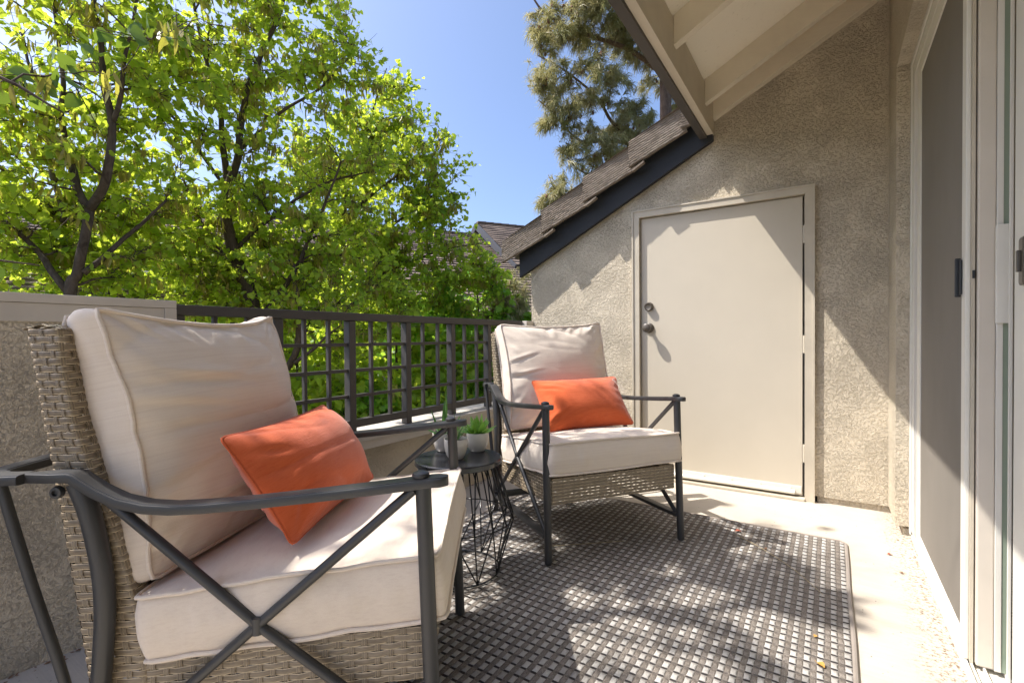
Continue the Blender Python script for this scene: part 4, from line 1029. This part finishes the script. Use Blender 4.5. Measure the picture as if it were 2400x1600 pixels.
def redbud(name, label, base, limbs, blobs, nb, seed, leaf=.074, twigs=2.4, per=6, pods=300, cat='tree', grp=None, mats=None, gaps=None, leafname='crown', trunkname='trunk', keep=1.0):
    rs = np.random.default_rng(seed); root = empty(name, base, 0, label, cat, grp); off = np.array(base)
    BR = grow(limbs, blobs, nb, seed); mb = MB()
    for L_ in limbs:
        P = catmull([p for p, r in L_], 5); R_ = [float(x) for x in np.interp(np.linspace(0, 1, len(P)), np.linspace(0, 1, len(L_)), [r for p, r in L_])]
        P = [Vector(p)-Vector(base)+Vector((noise.noise(Vector(p)*3), noise.noise(Vector(p)*3+Vector((9, 0, 0))), 0))*.03 for p in P]; mb.tube(P, R_, 10)
    for P, r_ in BR: mb.tube([Vector(p)-Vector(base) for p in P], r_, 5, caps=False)
    mb.build(trunkname, mats[1] if mats else BARK, root, recalc=False)
    A = []; B = []; C = []; D = []; N_ = []
    for P, r_ in BR:
        for k in range(1, len(P)):
            nt = rs.poisson(twigs*(.35 if k < len(P)*.3 else 1.0))
            t_ = P[k]-P[k-1]; t_ = t_/np.linalg.norm(t_)
            for q in range(nt):
                d = t_*.6+rs.normal(size=3)*.75; d[2] = d[2]*.55+.05; d /= np.linalg.norm(d); L_ = rs.uniform(.12, .34); a = P[k]+(P[k-1]-P[k])*rs.uniform(0, 1)
                e = a+d*L_+np.array([0, 0, -.10*L_]); A.append(a); B.append(e)
                for j in range(rs.poisson(per)):
                    f = rs.uniform(.2, 1.05); c = a+(e-a)*f; ld = d*.35+rs.normal(size=3)*.6; ld[2] -= .55
                    nn = rs.normal(size=3)*.75; nn[2] += .75; C.append(c+rs.normal(size=3)*.012); D.append(ld); N_.append(nn)
    A, B, C, D, N_ = map(np.array, (A, B, C, D, N_))
    kp = ~lit_zone(C)
    if keep < 1: kp &= rs.uniform(size=len(C)) < keep
    if gaps is not None: kp &= sun_gaps(C) < gaps
    C, D, N_ = C[kp], D[kp], N_[kp]
    kt = ~lit_zone((A+B)/2); A, B = A[kt], B[kt]
    V, Fc = prisms(A-off, B-off, rs.uniform(.0022, .0042, len(A)), np.full(len(A), .0012)); tw = np_mesh('twigs', V, Fc.ravel(), 4, mats[1] if mats else BARK, root); tw['kind'] = 'stuff'
    S = leaf*rs.uniform(.4, 1.25, len(C)); cr = scatter(leafname, C-off, D, N_, S, LV, LF, mats[0] if mats else LEAF, root, rs.uniform(0, 1, len(C)))
    if pods:
        PC = []; PD = []; PN = []
        idx = rs.integers(0, len(BR), pods)
        for i in idx:
            P = BR[i][0]; c = P[rs.integers(len(P)//3, len(P))]
            for q in range(rs.integers(5, 14)):
                PC.append(c+rs.normal(size=3)*np.array([.035, .035, .02])); d = rs.normal(size=3)*.28; d[2] -= 1; PD.append(d); PN.append(rs.normal(size=3))
        PC, PD, PN = map(np.array, (PC, PD, PN)); kp = ~lit_zone(PC); PC, PD, PN = PC[kp], PD[kp], PN[kp]
        scatter('seed_pods', PC-off, PD, PN, rs.uniform(.07, .12, len(PC)), PV, PF, POD, root, rs.uniform(0, 1, len(PC)))['kind'] = 'stuff'
    return root
def W(*a): return [(Vector(p), r) for p, r in a]
def L(*a): return [(at(u, v, Z), r) for (u, v, Z, r) in a]
def Bl(*a): return [(tuple(at(u, v, Z)), r) for (u, v, Z, r) in a]
def ground_under(u, v, Z): p = at(u, v, Z); return Vector((p.x, p.y, -2.9))
# left redbud
Z = 3.9; tA = ground_under(170, 760, Z)
redbud('redbud_tree', 'left redbud tree forking low, its trunk rising behind the wall cap', tuple(tA),
    [[(tA, .06), (at(165, 800, Z), .045)] + L((178, 640, Z, .038), (198, 560, Z, .035), (206, 492, Z, .037)),
     L((206, 492, Z, .034), (172, 420, 3.95, .028), (150, 320, 4.0, .022), (146, 200, 4.0, .018), (132, 60, 4.05, .014), (120, -160, 4.1, .012)),
     L((206, 492, Z, .036), (250, 415, 3.85, .031), (262, 300, 3.85, .028), (244, 180, 3.85, .023), (228, 30, 3.85, .018), (215, -200, 3.9, .014)),
     L((262, 290, 3.85, .02), (290, 210, 3.8, .016), (300, 100, 3.7, .012), (330, -60, 3.7, .008)),
     L((150, 520, 4.2, .024), (120, 380, 4.4, .02), (100, 250, 4.5, .016), (40, 60, 4.6, .010)),
     L((165, 690, Z, .03), (60, 560, 4.0, .02), (-60, 470, 4.0, .012)), L((190, 640, Z, .026), (290, 560, 4.1, .018), (390, 470, 4.3, .010))],
    Bl((60, 130, 3.9, .85), (300, 60, 4.0, .75), (120, 400, 4.0, .65), (330, 360, 4.3, .6), (-160, 300, 3.8, .9), (180, -280, 3.9, .95), (20, 600, 4.1, .45), (300, 620, 4.4, .5), (-200, 620, 4, .5), (180, 640, 4.3, .35), (420, 200, 4.3, .4), (420, 640, 4.8, .45), (60, 520, 4.4, .5), (240, 520, 4.6, .5), (380, 560, 4.7, .45), (120, 620, 4.2, .35)),
    360, 5, leaf=.058, twigs=2.0, per=4.8, pods=480, cat='tree', grp=None)
# middle redbud
Z = 5.0; tB = ground_under(640, 900, Z)
redbud('redbud_tree', 'middle redbud tree, the tallest, with a leaning trunk behind the railing', tuple(tB),
    [[(tB, .11), (at(640, 1000, Z), .09)] + L((612, 800, Z, .078), (585, 690, Z, .070), (552, 600, Z, .062), (534, 520, Z, .056), (530, 440, Z, .052)),
     L((530, 440, Z, .036), (520, 340, 5.0, .030), (512, 240, 5.0, .024), (470, 90, 5.0, .018), (430, -120, 5.0, .010)),
     L((530, 440, Z, .042), (556, 360, 4.95, .036), (572, 250, 4.9, .030), (610, 130, 4.9, .024), (660, 20, 4.9, .018), (680, -160, 4.9, .010)),
     L((540, 460, Z, .02), (470, 360, 4.8, .016), (400, 270, 4.7, .012), (330, 200, 4.6, .008)),
     L((560, 350, 5, .022), (650, 270, 5.1, .016), (760, 200, 5.2, .011), (830, 120, 5.3, .007)),
     L((545, 590, Z, .022), (650, 500, 5.1, .018), (760, 430, 5.3, .012), (880, 400, 5.4, .007)),
     L((600, 760, Z, .03), (690, 640, 5.0, .024), (745, 520, 5.0, .016), (800, 380, 5.0, .009)),
     L((570, 640, Z, .02), (480, 540, 5.1, .015), (420, 400, 5.2, .010)), L((640, 900, Z, .04), (690, 830, 4.9, .034), (700, 740, 4.8, .028), (690, 620, 4.8, .018)),
     L((690, 850, 4.9, .02), (740, 810, 4.8, .014), (800, 760, 4.7, .008))],
    Bl((560, 100, 5, .95), (440, 400, 4.9, .8), (690, 300, 5.2, .85), (800, 160, 5.4, .5), (850, 340, 5.5, .5), (560, 560, 5.1, .65), (740, 520, 5.3, .75), (600, -220, 5, 1.1), (420, 60, 4.8, .7), (640, 680, 5.0, .5), (760, 720, 5.0, .5), (500, 690, 5.1, .45), (850, 640, 5.4, .5), (620, 620, 5.3, .5), (480, 600, 5.3, .5), (700, 620, 5.4, .5), (350, 480, 5.2, .5), (900, 720, 5.4, .4), (780, 20, 5.2, .35)),
    590, 9, leaf=.053, twigs=2.2, per=4.8, pods=850)
# right redbud
Z = 6.6; tC = ground_under(800, 900, Z)
redbud('redbud_tree', 'right redbud tree whose thin outer twigs end against the blue sky', tuple(tC),
    [[(tC, .08)] + L((790, 760, Z, .06), (786, 640, Z, .05), (800, 540, Z, .042), (812, 440, Z, .034)),
     L((812, 440, Z, .03), (850, 340, 6.5, .022), (880, 240, 6.5, .014), (905, 160, 6.5, .007)), L((800, 520, Z, .026), (880, 450, 6.4, .02), (970, 380, 6.3, .012), (1040, 320, 6.3, .006)),
     L((790, 600, Z, .026), (880, 560, 6.4, .02), (980, 480, 6.4, .012), (1060, 430, 6.4, .006)), L((786, 660, Z, .026), (900, 640, 6.5, .02), (1020, 590, 6.6, .012), (1130, 570, 6.7, .006))],
    Bl((900, 270, 6.6, .55), (950, 360, 6.5, .55), (1010, 400, 6.3, .38), (1030, 340, 6.3, .22), (870, 520, 6.5, .75), (980, 520, 6.5, .55), (1080, 610, 6.8, .45), (800, 400, 6.9, .8), (950, 200, 6.5, .22), (1040, 480, 6.4, .25), (1140, 640, 6.8, .3), (960, 660, 6.6, .55), (1080, 690, 6.7, .4), (860, 690, 6.4, .5)),
    430, 14, leaf=.055, twigs=2.3, per=5.0, pods=620)
# trees farther back, filling the view under the crowns
for (u, v, Z_, seed, lab) in ((120, 560, 8.4, 71, 'bushy background tree behind the left redbud trunk'), (560, 600, 9.0, 72, 'bushy background tree behind the middle redbud trunk'), (880, 640, 9.6, 73, 'bushy background tree below the far tiled roof')):
    p = at(u, v, Z_); b_ = (p.x, p.y, -2.9)
    redbud('background_tree', lab, b_, [W((b_, .08), ((p.x, p.y, -1), .06), ((p.x+.1, p.y, p.z), .03), ((p.x, p.y, p.z+.8), .01)), W(((p.x, p.y, -1), .04), ((p.x-.9, p.y-.6, p.z), .015)), W(((p.x, p.y, -1), .04), ((p.x+.9, p.y+.7, p.z-.2), .015))],
        [(tuple(p), 1.0), ((p.x-1.2, p.y-.9, p.z-.1), .9), ((p.x+1.1, p.y+.9, p.z-.2), .9), ((p.x, p.y, p.z-1.2), 1.3), ((p.x-1.6, p.y-1.2, p.z-1.3), 1.2), ((p.x+1.4, p.y+1.1, p.z-1.3), 1.2)] if seed != 73 else [(tuple(p), .7), ((p.x-1.0, p.y-.6, p.z-.3), .8), ((p.x+.3, p.y+.2, p.z-1.1), 1.1), ((p.x+1.0, p.y+.7, p.z-.9), .8)],
        210, seed, leaf=.075, twigs=2.3, per=5.4, pods=120, cat='tree')
# near redbud: mostly above the frame, its crown dapples the balcony; a low spray hangs into view
tD = Vector((-3.9, -.7, -2.9))

redbud('redbud_tree', 'nearest redbud, only large dark leaves of one low spray showing at the upper left', tuple(tD),
    [W((tD, .11), ((-3.85, -.6, 0), .09), ((-3.7, -.4, 1.9), .07), ((-3.5, -.2, 3.0), .05), ((-3.2, .1, 4.2), .03), ((-3.0, .4, 5.2), .012)),
     W(((-3.62, -.3, 2.3), .04), ((-3.3, .2, 3.1), .03), ((-2.9, .8, 3.7), .018), ((-2.6, 1.3, 4.1), .008)), W(((-3.7, -.4, 1.9), .03), ((-3.35, .1, 2.05), .018), ((-3.05, .5, 2.1), .009), ((-2.85, .72, 1.95), .004)),
     W(((-3.5, -.2, 3.0), .03), ((-3.1, -.6, 3.9), .02), ((-2.6, -.7, 4.4), .01))],
    [((-3.05, .2, 3.9), .75), ((-2.75, .95, 3.9), .55), ((-2.7, .3, 4.5), .6), ((-3.3, -.5, 4.2), .75), ((-2.6, -.45, 4.1), .55), ((-3.3, .8, 4.6), .6), (tuple(at(45, 215, 2.25)), .22), (tuple(at(200, 190, 2.5)), .14), (tuple(at(20, 560, 2.3)), .14), (tuple(at(150, 600, 2.5)), .13), (tuple(at(470, 60, 2.9)), .13)],
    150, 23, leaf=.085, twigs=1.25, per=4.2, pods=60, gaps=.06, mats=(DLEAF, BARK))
# shrubs below the railing
for (u, v, Z_, r, seed, lab) in ((700, 900, 5.6, .9, 41, 'leafy green shrub seen through the left half of the lattice'), (930, 840, 6.6, .95, 42, 'leafy green shrub seen through the middle of the lattice'),
                                 (1120, 740, 7.4, .85, 43, 'darker green shrub at the right end of the railing, under the closet eave'), (400, 900, 5.6, 1.0, 44, 'leafy shrub behind the solid part of the low wall'), (860, 1010, 5.6, .8, 45, 'low bright shrub just above the railing sill')):
    p = at(u, v, Z_); b_ = (p.x, p.y, -2.9)
    redbud('leafy_shrub', lab, b_, [W((b_, .04), ((p.x+.05, p.y, -1.6), .03), ((p.x, p.y, p.z-.2), .02), ((p.x, p.y, p.z+r*.5), .01)), W(((p.x, p.y, -1.8), .025), ((p.x-.5, p.y+.2, p.z-.3), .012)), W(((p.x, p.y, -1.8), .025), ((p.x+.5, p.y-.2, p.z-.4), .012))],
        [(tuple(p), r), ((p.x-.3, p.y-.3, p.z-.9), r*1.1), ((p.x+.3, p.y+.3, p.z-.7), r), ((p.x+.6, p.y+.5, p.z-.3), r*.8), ((p.x-.7, p.y-.6, p.z-.3), r*.8)], 190, seed, leaf=.085, twigs=2.4, per=5.5, pods=30 if seed in (41, 42) else 0, cat='shrub',
        grp='shrubs growing below the balcony', mats=(SHRUB if seed in (43, 45) else LEAF, BARK))
# pine
def pine(name, label, base, limbs, blobs, nb, seed, nl, cones, tuft=1.0):
    rs = np.random.default_rng(seed); root = empty(name, base, 0, label, 'tree'); off = np.array(base); BR = grow(limbs, blobs, nb, seed, bend=.18); mb = MB()
    for L_ in limbs:
        P = catmull([p for p, r in L_], 5); R_ = [float(x) for x in np.interp(np.linspace(0, 1, len(P)), np.linspace(0, 1, len(L_)), [r for p, r in L_])]; mb.tube([Vector(p)-Vector(base) for p in P], R_, 10)
    for P, r_ in BR: mb.tube([Vector(p)-Vector(base) for p in P], r_, 5, caps=False)
    mb.build('trunk', PBARK, root, recalc=False)
    T = []; TD = []
    for P, r_ in BR:
        for k in range(1, len(P)):
            if rs.uniform() < .45+.5*k/len(P)*tuft:
                t_ = P[k]-P[k-1]; t_ = t_/np.linalg.norm(t_)
                for q in range(2): T.append(P[k]+rs.normal(size=3)*.10) if q else T.append(P[k]+rs.normal(size=3)*.05); d = t_*.5+rs.normal(size=3)*.45; d[2] += .05; TD.append(d/np.linalg.norm(d))
        T.append(P[-1]); d = (P[-1]-P[-2]); TD.append(d/np.linalg.norm(d))
    T = np.array(T); TD = np.array(TD); K = 28; n = len(T)
    base_p = np.repeat(T, K, 0)+np.repeat(TD, K, 0)*rs.uniform(-.07, .07, (n*K, 1)); d = norm(np.repeat(TD, K, 0)*.9+rs.normal(size=(n*K, 3))*.38)
    Ln = nl*rs.uniform(.75, 1.15, (n*K, 1)); droop = np.array([0, 0, -1.])
    m1 = base_p+d*Ln*.5+droop*Ln*.08; m2 = m1+norm(d*.7+droop*.75)*Ln*.5; w = norm(np.cross(d, rs.normal(size=(n*K, 3))))*.0042
    V = np.stack([base_p-w, base_p+w, m1+w, m1-w, m2+w*.5, m2-w*.5], 1).reshape(-1, 3); f = np.array([(0, 1, 2, 3), (3, 2, 4, 5)]); Fc = (f[None]+(np.arange(n*K)*6)[:, None, None]).ravel()
    rr = np.repeat(np.clip(np.repeat(rs.uniform(0, 1, n), K)*.6+rs.uniform(0, .4, n*K), 0, 1), 6)
    np_mesh('crown', V-off, Fc, 4, NEEDLE, root, rr)
    if cones:
        m = MB()
        for i in rs.choice(n, cones):
            c = Vector(T[i]-off); m.lathe([(0, -.05), (.018, -.045), (.026, -.02), (.024, .0), (.016, .03), (0, .05)], 7, M=Matrix.Translation(c) @ Matrix.Rotation(rs.uniform(-.6, .6), 4, 'X'))
        m.build('cones', CONE, root)['kind'] = 'stuff'
    return root
gp = at(1560, 240, 10.6); pb = (gp.x, gp.y, -2.9)
pine('pine_tree', 'tall pine with drooping needles and cones behind the closet roof', pb,
    [W((pb, .24), ((gp.x, gp.y, 1), .17), ((gp.x, gp.y, gp.z), .12), ((gp.x-.05, gp.y, gp.z+2.5), .09)),
     L((1575, 190, 10.6, .06), (1480, 120, 10.2, .05), (1400, 90, 9.9, .042), (1330, 65, 9.7, .034), (1262, 15, 9.5, .02), (1230, -60, 9.5, .01)),
     L((1560, 330, 10.6, .05), (1450, 300, 10.0, .036), (1400, 230, 9.7, .026), (1330, 170, 9.5, .018), (1260, 130, 9.4, .01)),
     L((1560, 360, 10.6, .05), (1440, 330, 9.8, .034), (1360, 330, 9.5, .024), (1290, 260, 9.4, .014), (1262, 235, 9.4, .008)),
     L((1560, 420, 10.6, .04), (1440, 420, 9.9, .028), (1360, 400, 9.6, .018), (1310, 340, 9.5, .008)), L((1540, 480, 10.6, .035), (1400, 480, 9.9, .024), (1310, 450, 9.6, .014), (1285, 410, 9.6, .006)),
     L((1560, 40, 10.6, .05), (1460, -80, 10.2, .03), (1340, -130, 9.8, .016))],
    Bl((1300, 60, 9.5, .60), (1400, 30, 9.8, .7), (1500, 60, 10.2, .75), (1300, 190, 9.4, .45), (1400, 200, 9.6, .6), (1310, 270, 9.4, .42), (1400, 330, 9.6, .5), (1480, 300, 10, .6), (1340, 360, 9.5, .35), (1310, 450, 9.6, .25), (1360, 430, 9.6, .32), (1400, -130, 9.8, 1.0), (1570, 150, 10.8, .7), (1620, 260, 11, .5), (1285, 480, 9.7, .15)),
    400, 61, .22, 260)
gp = at(1195, 690, 7.2); pb = (gp.x, gp.y, -2.9)
pine('small_pine', 'young pine with long needles and cones below the corner of the closet roof', pb, [W((pb, .06), ((gp.x, gp.y, -1), .045), ((gp.x, gp.y, gp.z+.2), .012))],
    Bl((1200, 690, 7.2, .22), (1190, 740, 7.2, .25), (1225, 640, 7.3, .12), (1175, 800, 7.2, .35)), 60, 62, .15, 16)
